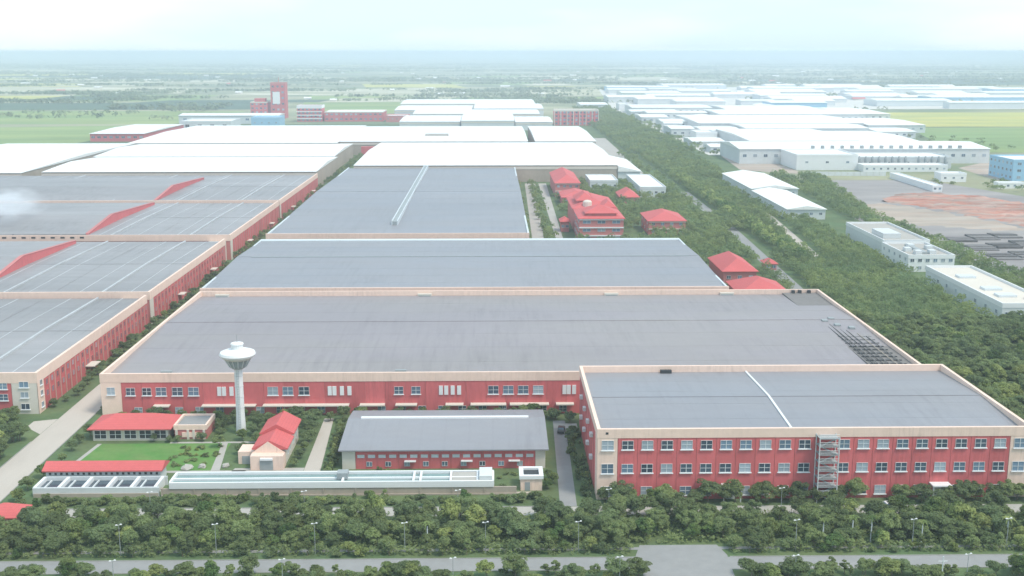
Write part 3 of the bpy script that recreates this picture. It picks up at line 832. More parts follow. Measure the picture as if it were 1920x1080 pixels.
house('gatehouse', 'tiny pink-roofed gatehouse beside the avenue', 'building', 128, 133, 524, 532, 3.2, 5, rows=1, cols=2)
house('canteen', 'pale flat-roofed canteen between red dormitory and broad white hall', 'building', 72.5, 93, 838, 880, 7, 7.8, wall='offwhite', roof='roof_white', kind='flat', rows=1, cols=5)
house('canteen', 'pale flat-roofed store by the avenue trees, before the lean-to shed', 'building', 104, 122, 796, 880, 7, 7.8, wall='offwhite', roof='roof_white', kind='flat', rows=1, cols=4)
# --- far red group
t = house('red_tower', 'tall red tower with white stripe rising behind the white roofs', 'tower', -336, -314, 1780, 1802, 52, 54, wall='red', roof='cream', kind='flat', rows=6, cols=3, win=(3.4, 3.0), band='pinkred')
MB().box(-333, -322, 1779.4, 1779.95, 22, 40).build('white_stripe', M['white'], t)
MB().tube((-325, 1790, 54), (-325, 1790, 62), .6, .3).build('mast', M['pinkred'], t)
t = house('red_building', 'stepped red building left of the tall red tower', 'building', -368, -342, 1782, 1812, 24, 25, wall='red', roof='cream', kind='flat', rows=4, cols=4, win=(3.2, 2.6), band='cream')
MB().box(-362, -346, 1784, 1800, 24, 30).build('upper_storey', M['red'], t)
t = house('red_building', 'red building with white floor bands right of the tall red tower', 'building', -282, -246, 1690, 1720, 20, 23.5, wall='red', roof='redroof', kind='flat', rows=4, cols=6, band='white', win=(3.0, 2.4))
for z in (4.6, 9.6, 14.6): MB().box(-282.4, -245.6, 1689.0, 1689.6, z - .7, z + .7).build('floor_band', M['white'], t)
t = house('red_building', 'long low red building with pale roof behind the white roofs', 'building', -243, -158, 1695, 1760, 13.5, 14.2, wall='red', roof='roof_white', kind='flat', rows=2, cols=12, band='cream', win=(3.5, 2.4))
t = house('red_building', 'short red annex at right end of the long low red building', 'building', -152, -120, 1680, 1720, 8.5, 9.5, wall='pinkred', roof='roof_white', kind='flat', rows=1, cols=5)
t = house('red_building', 'four-storey red block with pale pilasters where the avenue begins', 'building', 88, 149, 1600, 1632, 20, 21.5, wall='red', roof='roof_white', kind='flat', rows=4, cols=11, band='cream', win=(3.0, 2.8))
for k in range(8): MB().box(88 + k * 8.7 - .5, 88 + k * 8.7 + .5, 1598.9, 1599.9, 0, 19).build('pilaster', M['cream'], t)
t = house('red_building', 'low red-walled shed with white roof at the left edge of the factory', 'shed', -455, -394, 1318, 1490, 9, 10.4, wall='red', roof='roof_white', kind='gx', rows=1, cols=9, win=(4, 2.4))
house('white_building', 'grey-white plant building left of the red towers', 'building', -400, -336, 1500, 1560, 11, 12.5, wall='offwhite', roof='roof_white', kind='flat', rows=1, cols=4, win=(5, 4), wins='dark')
house('blue_shed', 'blue-grey shed below the tall red tower', 'shed', -322, -284, 1560, 1600, 12, 14, wall='blue', roof='roof_white', kind='flat', rows=1, cols=4)
house('white_building', 'long white building between the red shed and the grey-white plant building', 'building', -440, -300, 1640, 1690, 12, 14, wall='offwhite', roof='roof_white', kind='gx', rows=1, cols=8, win=(5, 3))

# ---------------------------------------------------------------- right-hand works
t = house('white_shed', 'long white-roofed shed at right of the avenue, before the site wall', 'shed', 181, 213, 790, 893, 7, 9.5, wall='offwhite', roof='roof_white', kind='gy', rows=1, cols=5)
t = house('white_shed', 'white-roofed shed with pointed near corner beside the avenue trees', 'shed', 180, 203, 688, 784, 6.5, 8.5, wall='offwhite', roof='roof_white', kind='gy', rows=1, cols=4)
t = house('office', 'flat-roofed white office with dark doorway, farthest of three by the yard', 'building', 196, 219, 562, 624, 7, 8, wall='offwhite', roof='concrete', kind='flat', rows=2, cols=4, band='white')
MB().box(205.5, 210.5, 561.4, 561.9, .2, 6.6).build('doorway', M['dark'], t)
MB().box(199, 208, 572, 590, 7.03, 9.6).build('roof_house', M['offwhite'], t)
t = house('office', 'white two-storey office with roof clutter, middle of three by the yard', 'building', 193, 214.5, 519, 556, 7, 8, wall='white', roof='concrete', kind='flat', rows=2, cols=6, side_cols=5, band='white')
for x, y in ((198, 535), (203, 545), (207, 528), (210, 540), (200, 527)): MB().box(x - 1.5, x + 1.5, y - 2, y + 2, 7.03, 8.8).build('roof_plant', M['offwhite'], t)
MB().box(202, 204.5, 526, 550, 7.03, 8.0).build('roof_duct', M['steel'], t)
t = house('warehouse', 'pale flat-roofed warehouse at right edge, nearest of three by the yard', 'warehouse', 191, 211, 415, 492, 7, 8, wall='offwhite', roof='cream', kind='flat', rows=1, cols=5, side_cols=8, band='white')
for y in (432, 445, 470): MB().box(196, 203, y - 2.5, y + 2.5, 7.03, 7.9).build('skylight', M['trim'], t)
MB().box(205, 209, 425, 428, 7.03, 8.3).build('roof_plant', M['pinkred'], t)
t = house('white_factory', 'huge white factory hall with roof vents, right of the avenue', 'factory', 226, 455, 1042, 1132, 13.5, 16.5, wall='offwhite', roof='roof_white', kind='gx', rows=1, cols=24, win=(3.4, 2.6))
for k in range(16): MB().box(292 + k * 9, 294.4 + k * 9, 1042.5, 1046, 13.6, 16.2).build('roof_vent', M['steel'], t)
t = house('white_factory', 'plain white cubic block standing forward of the huge white factory', 'factory', 263, 316, 984, 1039, 12.5, 13.5, wall='white', roof='roof_white', kind='flat', rows=1, cols=3, win=(2.5, 1.6))
t = house('white_factory', 'white process hall with rows of grey ducts on its front', 'factory', 318, 402, 996, 1040, 9.5, 10.5, wall='offwhite', roof='roof_white', kind='flat', rows=1, cols=10)
for k in range(14):
    x = 320 + k * 5.8
    if k in (8,): continue
    o = MB().lathe(x, 993.2, [(1.3, 0), (1.3, 8.5), (.9, 10.4), (.3, 11.2)], 10).build('duct', M['steel'], t)
t = house('white_factory', 'low white annex at the foot of the process hall', 'factory', 316, 388, 968, 988, 5.0, 5.8, wall='white', roof='roof_white', kind='flat', rows=1, cols=12)
t = thing('boundary_wall', 'white boundary wall in front of the white factory block', 'wall', (290, 940, 0))
for k in range(12): MB().box(262 + k * 5.2, 262 + k * 5.2 + 5.0, 938 - k * .2, 938.4 - k * .2, 0, 3.4).build('wall_panel', M['offwhite'], t)
t = house('guard_store', 'long narrow white store jutting into the yard', 'shed', 322, 329, 828, 920, 4, 4.6, wall='white', roof='roof_white', kind='flat', rows=1, cols=2)
t = house('guard_store', 'white shed with red-brown base at the far side of the yard', 'shed', 352, 372, 890, 904, 6, 7, wall='white', roof='roof_white', kind='flat', rows=1, cols=3)
t = house('guard_store', 'small white gate shed below the blue building', 'shed', 378, 398, 846, 854, 4, 4.6, wall='white', roof='roof_white', kind='flat', rows=1, cols=4)
t = house('blue_building', 'light blue clad factory building cut by the right edge', 'factory', 411, 480, 896, 940, 16, 17, wall='blue', roof='roof_white', kind='flat', rows=3, cols=7, win=(3, 2), side_cols=6, band='blue')
FARW = [
    ('white warehouse with grey eaves line in the near row right of the avenue', 262, 372, 1160, 1172 + 170, 12),
    ('white warehouse in the second row right of the avenue', 300, 445, 1352, 1440, 12),
    ('broad white warehouse in the third row right of the avenue', 262, 470, 1450, 1640, 12),
    ('white warehouse in the fourth row right of the avenue', 330, 540, 1660, 1800, 12),
    ('small white workshop beside the avenue top, left', 228, 262, 1540, 1600, 9),
    ('small white workshop beside the avenue top, middle', 214, 252, 1640, 1720, 9),
    ('small white workshop beside the avenue top, farther back', 218, 290, 1800, 1860, 9),
    ('cream workshop at the right of the white warehouses', 455, 500, 1350, 1420, 8),
    ('low white canopy roof beside avenue middle', 216, 250, 1230, 1290, 6),
    ('white building with dark door beside avenue middle', 213, 240, 1360, 1420, 11),
    ('low white store between avenue and near warehouse row', 222, 258, 1160, 1200, 6),
    ('white warehouse right of the near row, beside its right gable', 376, 440, 1165, 1330, 10),
    ('white workshop filling the gap left of the second row', 250, 296, 1360, 1435, 9),
    ('long white warehouse at the right end of the third row', 474, 545, 1440, 1600, 10),
    ('white warehouse at the left end of the fourth row', 236, 326, 1740, 1795, 10),
    ('white warehouse in the fifth row, left', 230, 360, 1880, 1990, 11),
    ('white warehouse in the fifth row, middle', 372, 520, 1820, 1960, 11),
    ('white warehouse in the fifth row, right', 530, 590, 1700, 1900, 10),
    ('low white workshop touching the top of the avenue', 160, 208, 2060, 2160, 8),
]
for lab, x0, x1, y0, y1, h in FARW:
    house('white_warehouse', lab, 'warehouse', x0, x1, y0, y1, h, h + 1.6, wall='offwhite', roof='roof_white', kind='gx', rows=1, cols=max(3, int((x1 - x0) / 9)), win=(3.4, 2.0), group='white warehouses right of the avenue')
SHEDS = [(235, 330, 2320, 2420), (290, 420, 2560, 2680), (300, 460, 2980, 3080), (440, 560, 2700, 2800), (470, 640, 3150, 3300), (560, 700, 2400, 2480), (660, 860, 2900, 2990),
         (720, 860, 2150, 2230), (880, 1080, 2300, 2380), (900, 1200, 2820, 2920), (1100, 1300, 2560, 2640), (1220, 1420, 2800, 2900), (600, 760, 2620, 2700), (820, 980, 2060, 2090), (500, 600, 2060, 2130), (340, 430, 2120, 2200)]
for i, (x0, x1, y0, y1) in enumerate(SHEDS):
    house('far_warehouse', ('blue' if i % 3 == 2 and i % 5 else 'pale') + ' warehouse in the far hazy estate, ' + ('left of' if x1 < 480 else 'straight behind' if x1 < 780 else 'right of') + ' the white factory, ' + ('nearer' if y0 < 2500 else 'farther') + ' row', 'warehouse', x0, x1, y0, y1, 11, 13.5, wall=('offwhite', 'trim', 'blue')[i % 3] if i % 5 else 'offwhite', roof='roof_white', kind='gx',
          rows=0, group='warehouses of the far industrial estate')
for i in range(80):
    y = RNG.uniform(2060, 3250)
    x = RNG.uniform(.10, .43) * y
    w, d = RNG.uniform(60, 190), RNG.uniform(40, 90)
    if any(x - w / 2 < c + 8 and x + w / 2 > a - 8 and y - d / 2 < e + 8 and y + d / 2 > b - 8 for a, c, b, e in SHEDS): continue
    SHEDS.append((x - w / 2, x + w / 2, y - d / 2, y + d / 2))
    house('far_warehouse', 'low white shed in the far hazy estate, ' + ('left of' if x < 480 else 'straight behind' if x < 780 else 'right of') + ' the white factory, ' + ('nearer' if y < 2500 else 'farther') + ' row', 'warehouse',
          x - w / 2, x + w / 2, y - d / 2, y + d / 2, RNG.uniform(7, 11), RNG.uniform(11.5, 13), wall='offwhite', roof='roof_white', kind='gx', rows=0, group='sheds of the far industrial estate')
OCC = [(w[1], w[2], w[3], w[4]) for w in FARW] + [(226, 455, 1042, 1132), (404, 480, 896, 985)]
for i in range(120):
    y = RNG.uniform(1150, 2040)
    x = RNG.uniform(214, 250 + (y - 1100) * .36)
    w, d = RNG.uniform(10, 34), RNG.uniform(12, 50)
    if any(x - w / 2 < b + 3 and x + w / 2 > a - 3 and y - d / 2 < e + 3 and y + d / 2 > c - 3 for a, b, c, e in OCC): continue
    OCC.append((x - w / 2, x + w / 2, y - d / 2, y + d / 2))
    h = RNG.uniform(4, 10)
    house('workshop_block', f"{'tall' if h > 7.5 else 'low'} small white block among the warehouses right of the avenue, {'near' if y < 1400 else 'middle' if y < 1700 else 'far'} rows", 'building',
          x - w / 2, x + w / 2, y - d / 2, y + d / 2, h, h + RNG.uniform(.6, 2), wall=('offwhite', 'cream', 'white')[i % 3], roof='roof_white', kind=('gx', 'gy', 'flat')[i % 3], rows=0, group='small blocks among the warehouses')
HW = MB().box(-.5, .5, -.5, .5, 0, 3.6).mesh('wall', M['cream'])
HR = gable_roof(MB(), -.56, .56, -.56, .56, 3.8, 6.2, 'x').mesh('roof', M['roof_white'])
HR2 = gable_roof(MB(), -.56, .56, -.56, .56, 3.8, 6.2, 'x').mesh('roof', M['redroof'])
for i in range(84):
    y = 2250 * (1 + RNG.random() ** 1.6 * 1.6)
    x = (RNG.uniform(-.44, .45)) * y
    if -700 < x < -440 and y < 2400: continue
    if y < 2700 and -170 < x < 90: continue
    if y < 2300 and x > 200: continue
    if x < -400 and y < 3000 and RNG.random() < .6: continue
    t = thing('house', 'small pale house scattered among trees on the far plain', 'house', (x, y, 0), 'small houses scattered over the far plain')
    s = RNG.uniform(9, 26)
    d = RNG.uniform(8, 14)
    for nm, me in (('wall', HW), ('roof', HR if RNG.random() < .8 else HR2)):
        o = piece(nm, me, t, (x, y, 0), RNG.uniform(-.15, .15), (s, d, 1))

# ================================================================ FRONT UTILITY YARD
# --- bungalow with red roof
t = house('bungalow', 'long red-roofed bungalow at the head of the lawn', 'building', -104.6, -85.0, 288.5, 298.5, 3.5, 6.0, wall='cream', roof='redroof', kind='hip', over=1.1, rows=0)
for k in range(5):
    x = -102.6 + k * 3.9
    window(t, x, 288.46, 1.75, 3.1, 2.3, frame='white', style='cross', sill=False, glass='dark')
t = house('flat_annex', 'low flat-roofed dark annex joined to right end of the bungalow', 'building', -83.6, -75.2, 289.5, 299, 3.4, 3.9, wall='pinkred', roof='asphalt', kind='flat', band='tan')
for x in (-83.0, -80.0, -78.5, -75.8): MB().box(x - .3, x + .3, 289.2, 289.45, 0, 2.6).build('pillar', M['cream'], t)
MB().box(-81.6, -77.4, 289.25, 289.48, .6, 1.9).build('sign_panel', M['tan'], t)
# --- tank house with red roof and five dark tanks
t = house('tank_house', 'narrow red-roofed tank house with a strip of small windows', 'building', -105.4, -78.6, 258.4, 263.6, 3.3, 4.6, wall='offwhite', roof='redroof', kind='gx', over=.7, rows=0)
for k in range(20): window(t, -104.4 + k * 1.32, 258.36, 2.35, .75, .75, style='plain', glass='dark', sill=False)
t = thing('settling_tank', 'row of five dark open tanks with slanting dividers, in front of tank house', 'tank', (-91, 253.5, 0))
MB().box(-105.2, -76.4, 249.6, 250.1, 0, 2.2).build('front_wall', M['offwhite'], t)
MB().box(-105.2, -76.4, 256.6, 257.0, 0, 2.2).build('back_wall', M['offwhite'], t)
for k in range(6):
    x = -104.9 + k * 5.5
    MB().box(x - .35, x + .35, 250.12, 256.58, 0, 2.25).build('divider', M['white'], t)
for k in range(5):
    x = -104.9 + k * 5.5
    MB().box(x + .4, x + 5.1, 250.15, 256.55, 0, 1.3).build('water', M['darkwater'], t)
    MB().box(x + 1.6, x + 1.9, 251, 256, 1.35, 1.7).build('pipe', M['offwhite'], t)
MB().box(-105.0, -76.6, 249.3, 249.55, 0, .9).build('plinth', M['tanwall'], t)
# --- long clarifier channel
t = thing('water_channel', 'long white-walled twin water channel above a tan retaining wall', 'tank', (-37, 252.5, 0))
for y, z in ((249.6, 3.35), (252.6, 3.2), (256.2, 3.35)):
    MB().box(-74.0, 0.3, y - .28, y + .28, 1.9, z).build('channel_wall', M['white'], t)
MB().box(-73.7, 0.0, 250.0, 252.2, 1.6, 2.75).build('water', M['water'], t)
MB().box(-73.7, 0.0, 253.0, 255.8, 1.6, 2.75).build('water', M['water'], t)
for x in (-73.9, -34.5, -18.2, -16.6, -9.6, -3.4, 0.2):
    MB().box(x - .25, x + .25, 249.95, 255.85, 1.9, 3.42).build('cross_wall', M['white'], t)
MB().box(-36.0, -33.5, 252.0, 254.6, 3.0, 4.4).build('sluice_box', M['steel'], t)
MB().box(-3.0, 0.0, 250.0, 255.8, 2.6, 4.3).build('pump_box', M['offwhite'], t)
MB().box(-9.3, -3.7, 250.1, 255.7, 2.8, 3.15).build('cover_slab', M['concrete'], t)
wp = MB().box(-3.6, 3.6, -.2, .2, 0, 1.85).mesh('retaining_panel', M['tanwall'])
pp = MB().box(-.18, .18, -.34, .3, 0, 2.0).mesh('post', M['tanwall'])
for k in range(11):
    piece('retaining_panel', wp, t, (-72.0 + k * 7.4, 249.7, 0))
    piece('post', pp, t, (-75.8 + k * 7.4, 249.7, 0))
MB().box(-75.8, 9.0, 249.2, 250.2, 0, .35).build('plinth', M['tanwall'], t)
# --- kiosk
t = thing('kiosk', 'small white box kiosk with dark roof recess at right end of the channel', 'kiosk', (9, 254, 0))
MB().box(6.6, 11.6, 251.6, 257.4, 0, 2.9).build('wall', M['tan'], t)
for a in ((6.3, 11.9, 251.3, 252.3), (6.3, 11.9, 256.7, 257.7), (6.3, 7.3, 252.3, 256.7), (10.9, 11.9, 252.3, 256.7)): MB().box(*a, 2.9, 3.7).build('parapet', M['white'], t)
MB().box(7.35, 10.85, 252.35, 256.65, 2.95, 3.2).build('roof', M['dark'], t)
MB().box(7.6, 8.8, 251.5, 251.58, 0, 2.1).build('door', M['steel'], t)
# --- pump house
t = thing('pump_house', 'red gabled pump house with cream front beside the channel', 'building', (-54.5, 278, 0))
MB().box(-58.2, -51.0, 270.0, 289.0, 0, 4.9).build('wall', M['cream'], t)
gable_roof(MB(), -59.0, -50.2, 278.4, 289.8, 5.2, 7.6, 'y').build('roof', M['redroof'], t)
gable_roof(MB(), -59.0, -50.2, 268.8, 278.2, 4.6, 6.6, 'y').build('roof', M['redroof'], t)
MB().box(-58.9, -50.9, 266.0, 270.0, 0, 3.6).build('porch', M['tan'], t)
MB().poly([(-58.9, 268.6, 3.6), (-51.0, 268.6, 3.6), (-51.0, 269.0, 3.6), (-58.9, 269.0, 3.6), (-55.0, 268.6, 6.4), (-55.0, 269.0, 6.4)],
          [(0, 1, 4), (2, 3, 5), (0, 4, 5, 3), (1, 2, 5, 4)]).build('gable', M['tan'], t)
MB().box(-56.6, -53.4, 265.9, 266.05, 0, 2.5).build('doorway', M['steel'], t)
MB().box(-56.4, -53.4, 265.4, 266.0, 2.7, 3.2).build('lintel', M['white'], t)
MB().box(-62.8, -58.95, 270.5, 276.0, 0, 3.2).build('side_wing', M['tan'], t)
MB().box(-61.8, -59.6, 270.35, 270.48, 0, 2.1).build('side_door', M['steel'], t)
MB().tube((-54.6, 288.0, 7.4), (-54.6, 288.0, 9.4), .12, .03).build('finial', M['redroof'], t)
for y in (273, 276, 281, 285): window(t, -50.96, y, 2.6, 1.3, 1.8, rz=math.pi / 2, style='bar', sill=False)
# --- water tower
t = thing('water_tower', 'white mushroom water tower with saucer tank on a tall column', 'tower', (-67.0, 293.7, 0))
MB().lathe(-67.0, 293.7, [(1.5, 0), (1.32, 1.0), (1.12, 6), (1.08, 17.6), (1.2, 18.0)], 20).build('column', M['white'], t)
for k in range(6): MB().lathe(-67.0, 293.7, [(1.16, 2.9 * k + 1.6), (1.16, 2.9 * k + 1.72)], 20).build('column_joint', M['offwhite'], t)
MB().lathe(-67.0, 293.7, [(1.2, 18.0), (2.1, 18.5), (2.5, 19.2), (2.6, 20.5)], 20).build('neck', M['steel'], t)
for k in range(14):
    a = 2 * math.pi * k / 14
    MB().tube((-67 + 2.2 * math.cos(a), 293.7 + 2.2 * math.sin(a), 18.6), (-67 + 3.5 * math.cos(a), 293.7 + 3.5 * math.sin(a), 21.0), .12, .16, 5).build('strut', M['offwhite'], t)
MB().lathe(-67.0, 293.7, [(2.6, 20.5), (3.6, 20.8), (4.5, 21.5), (4.75, 22.0), (4.5, 22.6), (3.2, 23.1), (1.7, 23.4)], 28).build('tank', M['white'], t)
MB().lathe(-67.0, 293.7, [(1.55, 23.3), (1.55, 24.6), (1.75, 24.7), (1.6, 25.0), (.2, 25.2)], 18).build('cap', M['white'], t)
for s_ in (-.25, .25): MB().tube((-67 + s_, 292.35, .5), (-67 + s_, 292.45, 17.8), .04, .04, 5).build('ladder_rail', M['steel'], t)
for k in range(24): MB().tube((-67.25, 292.4, .8 + k * .7), (-66.75, 292.4, .8 + k * .7), .03, .03, 4).build('ladder_rung', M['steel'], t)
MB().tube((-67, 293.7, 25.0), (-67, 293.7, 27.2), .05).build('lightning_rod', M['steel'], t)
# --- low grey-roofed hall
t = thing('workshop', 'low workshop with pale grey roof and red window strip, in front of the widest hall', 'workshop', (-12, 281, 0))
MB().box(-36.5, 12.9, 266.5, 296, 0, 4.9).build('wall', M['pinkred'], t)
r = gable_roof(MB(), -37.4, 13.8, 265.3, 297, 5.2, 6.6, 'x', 286).build('roof', M['roof_blue'], t)
MB().box(-34, 9.5, 285.4, 286.6, 6.5, 6.95).build('ridge_vent', M['white'], r)
MB().box(-36.6, -33.4, 266.3, 266.52, 0, 4.85).build('corner_pilaster', M['cream'], t)
MB().box(10.6, 13.0, 266.3, 266.52, 0, 4.85).build('corner_pilaster', M['cream'], t)
panel_row(t, -33.3, 10.5, 266.5, 4.85, 17)
for k in range(17): window(t, -33.3 + (k + .5) * 43.8 / 17, 266.38, 3.3, 1.75, .8, style='bar', glass='trim', sill=False)
for x in (-20, -6.2, 5.4): MB().box(x - 1.4, x + 1.4, 265.4, 266.4, 2.05, 2.25).build('canopy', M['white'], t)
for k in range(9): window(t, -30 + k * 4.6, 266.38, 1.3, 1.4, 1.2, style='bar', sill=False)
# --- guard post at the road mouth
t = house('guard_post', 'small red-roofed guard post at the bottom left beside the main road', 'guard post', -107.6, -101.2, 231.0, 236.5, 3.2, 5.2, wall='pinkred', roof='redroof', kind='hip', over=.9, rows=1, cols=3, win=(1.2, 1.3))
# garden rocks on the lawn edge
for i, (x, y, w) in enumerate(((-74.6, 267.6, 1.5), (-71.2, 268.2, 1.1), (-65.6, 268.6, .9))):
    mb = MB().lathe(x, y, [(w * .8, 0), (w, .3), (w * .7, .7), (w * .3, .9)], 8)
    mb.v = [(a + random.uniform(-.3, .3) * w, b + random.uniform(-.3, .3) * w, max(0, c + random.uniform(-.15, .15))) for a, b, c in mb.v]
    o = mb.build('rock', M['concrete'], None, (x, y, 0))
    tag(o, ('large pale rock by the channel end of the lawn', 'medium pale rock between two others by the channel', 'small pale rock at the forecourt corner')[i], 'rock')

# ---------------------------------------------------------------- street lamps


def lamp(x, y, h, label, group, arm=.45):
    t = thing('street_lamp', label, 'street lamp', (x, y, 0), group)
    key = ('lamp', h)
    if key not in _win:
        _win[key] = (MB().tube((0, 0, 0), (0, 0, h), .08, .045).mesh('pole', M['steel']), MB().tube((-arm, 0, h - .05), (arm, 0, h + .1), .05).mesh('arm', M['offwhite']),
                     MB().poly([(-.22, -.13, 0), (.22, -.13, 0), (.22, .13, 0), (-.22, .13, 0), (-.14, -.08, .16), (.14, -.08, .16), (.14, .08, .16), (-.14, .08, .16)],
                               [(0, 3, 2, 1), (4, 5, 6, 7), (0, 1, 5, 4), (1, 2, 6, 5), (2, 3, 7, 6), (3, 0, 4, 7)]).mesh('lamp_head', M['white']))
    p, a, hd = _win[key]
    piece('pole', p, t, (x, y, 0)); piece('arm', a, t, (x, y, 0))
    piece('lamp_head', hd, t, (x - arm, y, h - .05)); piece('lamp_head', hd, t, (x + arm, y, h + .1))


for x in (-75.3, -56.0, -36.0, -17.8, -1.4, 17.5, 62.0, 86.0, 105.5):
    lamp(x, 218.0, 6.6, 'double-headed street lamp rising between trees along the footpath', 'street lamps along the footpath')
for x in (-74.4, -41.0, -7.5, 25.5, 63.5):
    lamp(x, 236.2, 6.3, 'street lamp beside the driveway in front of the factory', 'street lamps along the driveway')
for x in (-72.5, -40.3, -7.6, 24.5, 58.5, 92.0):
    lamp(x, 205.0, 4.9, 'street lamp on the near side of the front road, cut low', 'street lamps on the near roadside')
# utility post with crossarm
t = thing('utility_pole', 'pale utility pole with short crossarm at the bottom right edge', 'utility pole', (86.5, 203.5, 0))
MB().tube((86.5, 203.5, 0), (86.5, 203.5, 5.2), .14, .1).build('pole', M['offwhite'], t)
MB().tube((85.6, 203.5, 4.2), (87.4, 203.5, 4.2), .08).build('crossarm', M['offwhite'], t)


# ---------------------------------------------------------------- cars
def car(label, x, y, rz, paint):
    t = thing('parked_car', label, 'car', (x, y, .06))
    t.rotation_euler = (0, 0, rz)

    def loc(mb, nm, m, par=None):
        ob = bpy.data.objects.new(nm, mb.mesh(nm, M[m])); ob.parent = par or t; COL.objects.link(ob); return ob
    prof = [(-2.2, .35), (-2.2, .85), (-1.3, .95), (-.75, 1.42), (.85, 1.45), (1.6, 1.0), (2.15, .92), (2.2, .35)]
    n = len(prof)
    loc(MB().poly([(x_, -.85, z) for x_, z in prof] + [(x_, .85, z) for x_, z in prof], [tuple(range(n)), tuple(range(2 * n - 1, n - 1, -1))] + [(i, n + i, n + (i + 1) % n, (i + 1) % n) for i in range(n)]), 'body', paint)
    loc(MB().poly([(-1.1, s * .87, 1.0) for s in (-1,)] + [(-.68, -.87, 1.36), (.8, -.87, 1.38), (1.35, -.87, 1.02)], [(0, 3, 2, 1)]), 'side_window', 'glass')
    loc(MB().poly([(-1.1, .87, 1.0), (-.68, .87, 1.36), (.8, .87, 1.38), (1.35, .87, 1.02)], [(0, 1, 2, 3)]), 'side_window', 'glass')
    loc(MB().poly([(-1.27, -.75, .99), (-1.27, .75, .99), (-.79, .7, 1.40), (-.79, -.7, 1.40)], [(0, 3, 2, 1)]), 'windscreen', 'glass')
    for wx in (-1.4, 1.4):
        for wy in (-.8, .8):
            w = loc(MB().tube((wx, wy - .1, .33), (wx, wy + .1, .33), .33, .33, 14), 'wheel', 'dark')
            loc(MB().tube((wx, wy - .12, .33), (wx, wy + .12, .33), .18, .18, 10), 'rim', 'steel', w)


M['carwhite'] = mat('white_car_paint', (0.75, 0.76, 0.77), 0.25, 0.02, spec=0.5)
M['cardark'] = mat('dark_car_paint', (0.03, 0.033, 0.04), 0.25, 0.02, spec=0.5)
car('white car parked on the driveway in front of the three-storey block', 88.5, 239.6, .1, 'carwhite')
car('white car parked near the right doorway of the three-storey block', 101.0, 240.0, 0.05, 'carwhite')
car('dark car parked at the head of the lane behind the workshop', 18.6, 293.5, 1.4, 'cardark')


# ================================================================ VEGETATION
def card_mesh(name, C, N, S, m, org=(0, 0, 0)):
    """Many leaf-clump quads: centres, outward normals, sizes."""
    n = len(C)
    N = N / np.linalg.norm(N, axis=1, keepdims=True)
    A = RNG.normal(size=(n, 3))
    U = np.cross(N, A); U /= np.linalg.norm(U, axis=1, keepdims=True) + 1e-9
    V = np.cross(N, U)
    s = S[:, None]
    asp = RNG.uniform(.55, 1.0, n)[:, None]
    P = np.stack([C - U * s, C - V * s * asp + N * s * .2, C + U * s, C + V * s * asp + N * s * .2], 1).reshape(-1, 3) - np.array(org)
    me = bpy.data.meshes.new(name)
    me.vertices.add(4 * n); me.vertices.foreach_set('co', P.astype(np.float32).ravel())
    me.loops.add(4 * n); me.loops.foreach_set('vertex_index', np.arange(4 * n, dtype=np.int32))
    me.polygons.add(n)
    me.polygons.foreach_set('loop_start', np.arange(0, 4 * n, 4, dtype=np.int32))
    me.materials.append(m)
    me.update(calc_edges=True)
    me.validate()
    return me


def sph(n):
    v = RNG.normal(size=(n, 3))
    return v / np.linalg.norm(v, axis=1, keepdims=True)


def crown(name, rad, z0, z1, clumps, per, size, m):
    """Crown of several uneven leaf clumps through an ellipsoidal volume."""
    Cs, Ns, Ss = [], [], []
    zc, zh = (z0 + z1) / 2, (z1 - z0) / 2
    for k in range(clumps):
        d = sph(1)[0]
        rr = RNG.random() ** .4 * .80
        c = np.array([d[0] * rad * rr, d[1] * rad * rr, zc + d[2] * zh * rr])
        cr = rad * RNG.uniform(.26, .42)
        v = sph(per)
        v[:, 2] = np.where(v[:, 2] < -.3, -v[:, 2], v[:, 2])
        R_ = cr * RNG.uniform(.65, 1.05, per)[:, None]
        P = c + v * R_ * np.array([1, 1, .75])
        Cs.append(P); Ns.append(v + RNG.normal(size=(per, 3)) * .45 + np.array([0, 0, .45])); Ss.append(RNG.uniform(.6, 1.15, per) * size)
    return card_mesh(name, np.concatenate(Cs), np.concatenate(Ns), np.concatenate(Ss), m)


def trunk_mesh(h, r, limbs, spread):
    t = MB().tube((0, 0, 0), (0, 0, h), r, r * .6, 7)
    for k in range(limbs):
        a = 2 * math.pi * (k + random.random() * .5) / limbs
        t.tube((0, 0, h * .75), (spread * math.cos(a), spread * math.sin(a), h * 1.45), r * .5, r * .15, 5)
    return t.mesh('trunk', M['bark'])


TREES = {}
for kind, m in (('leaf', 'leaf'), ('leaf_dark', 'leaf_dark'), ('leaf_light', 'leaf_light')):
    TREES[kind] = [(trunk_mesh(2.2, .16, 4, 1.4), crown('crown', RNG.uniform(2.9, 3.5), 1.7, RNG.uniform(6.0, 7.2), 24, 105, .34, M[m])) for _ in range(4)]
SHRUBS = {k: [crown('shrub', 1.0, .05, RNG.uniform(1.3, 1.8), 7, 60, .26, M[k]) for _ in range(4)] for k in ('leaf', 'leaf_dark', 'leaf_light')}
# column-like young trees
SLIM = [(trunk_mesh(1.2, .1, 3, .5), crown('crown', 1.25, .9, 5.0, 11, 60, .34, M['leaf'])) for _ in range(3)]


def tree(name, label, group, x, y, s, kind, protos=None, sz=None):
    tr, cr = random.choice(protos or TREES[kind])
    t = thing(name, label, 'tree', (x, y, 0), group)
    rz = random.uniform(0, 6.28)
    sc = (s * random.uniform(1.0, 1.25), s * random.uniform(1.0, 1.25), (sz or s) * random.uniform(.85, 1.1))
    piece('trunk', tr, t, (x, y, 0), rz, sc)
    piece('crown', cr, t, (x, y, 0), rz, sc)


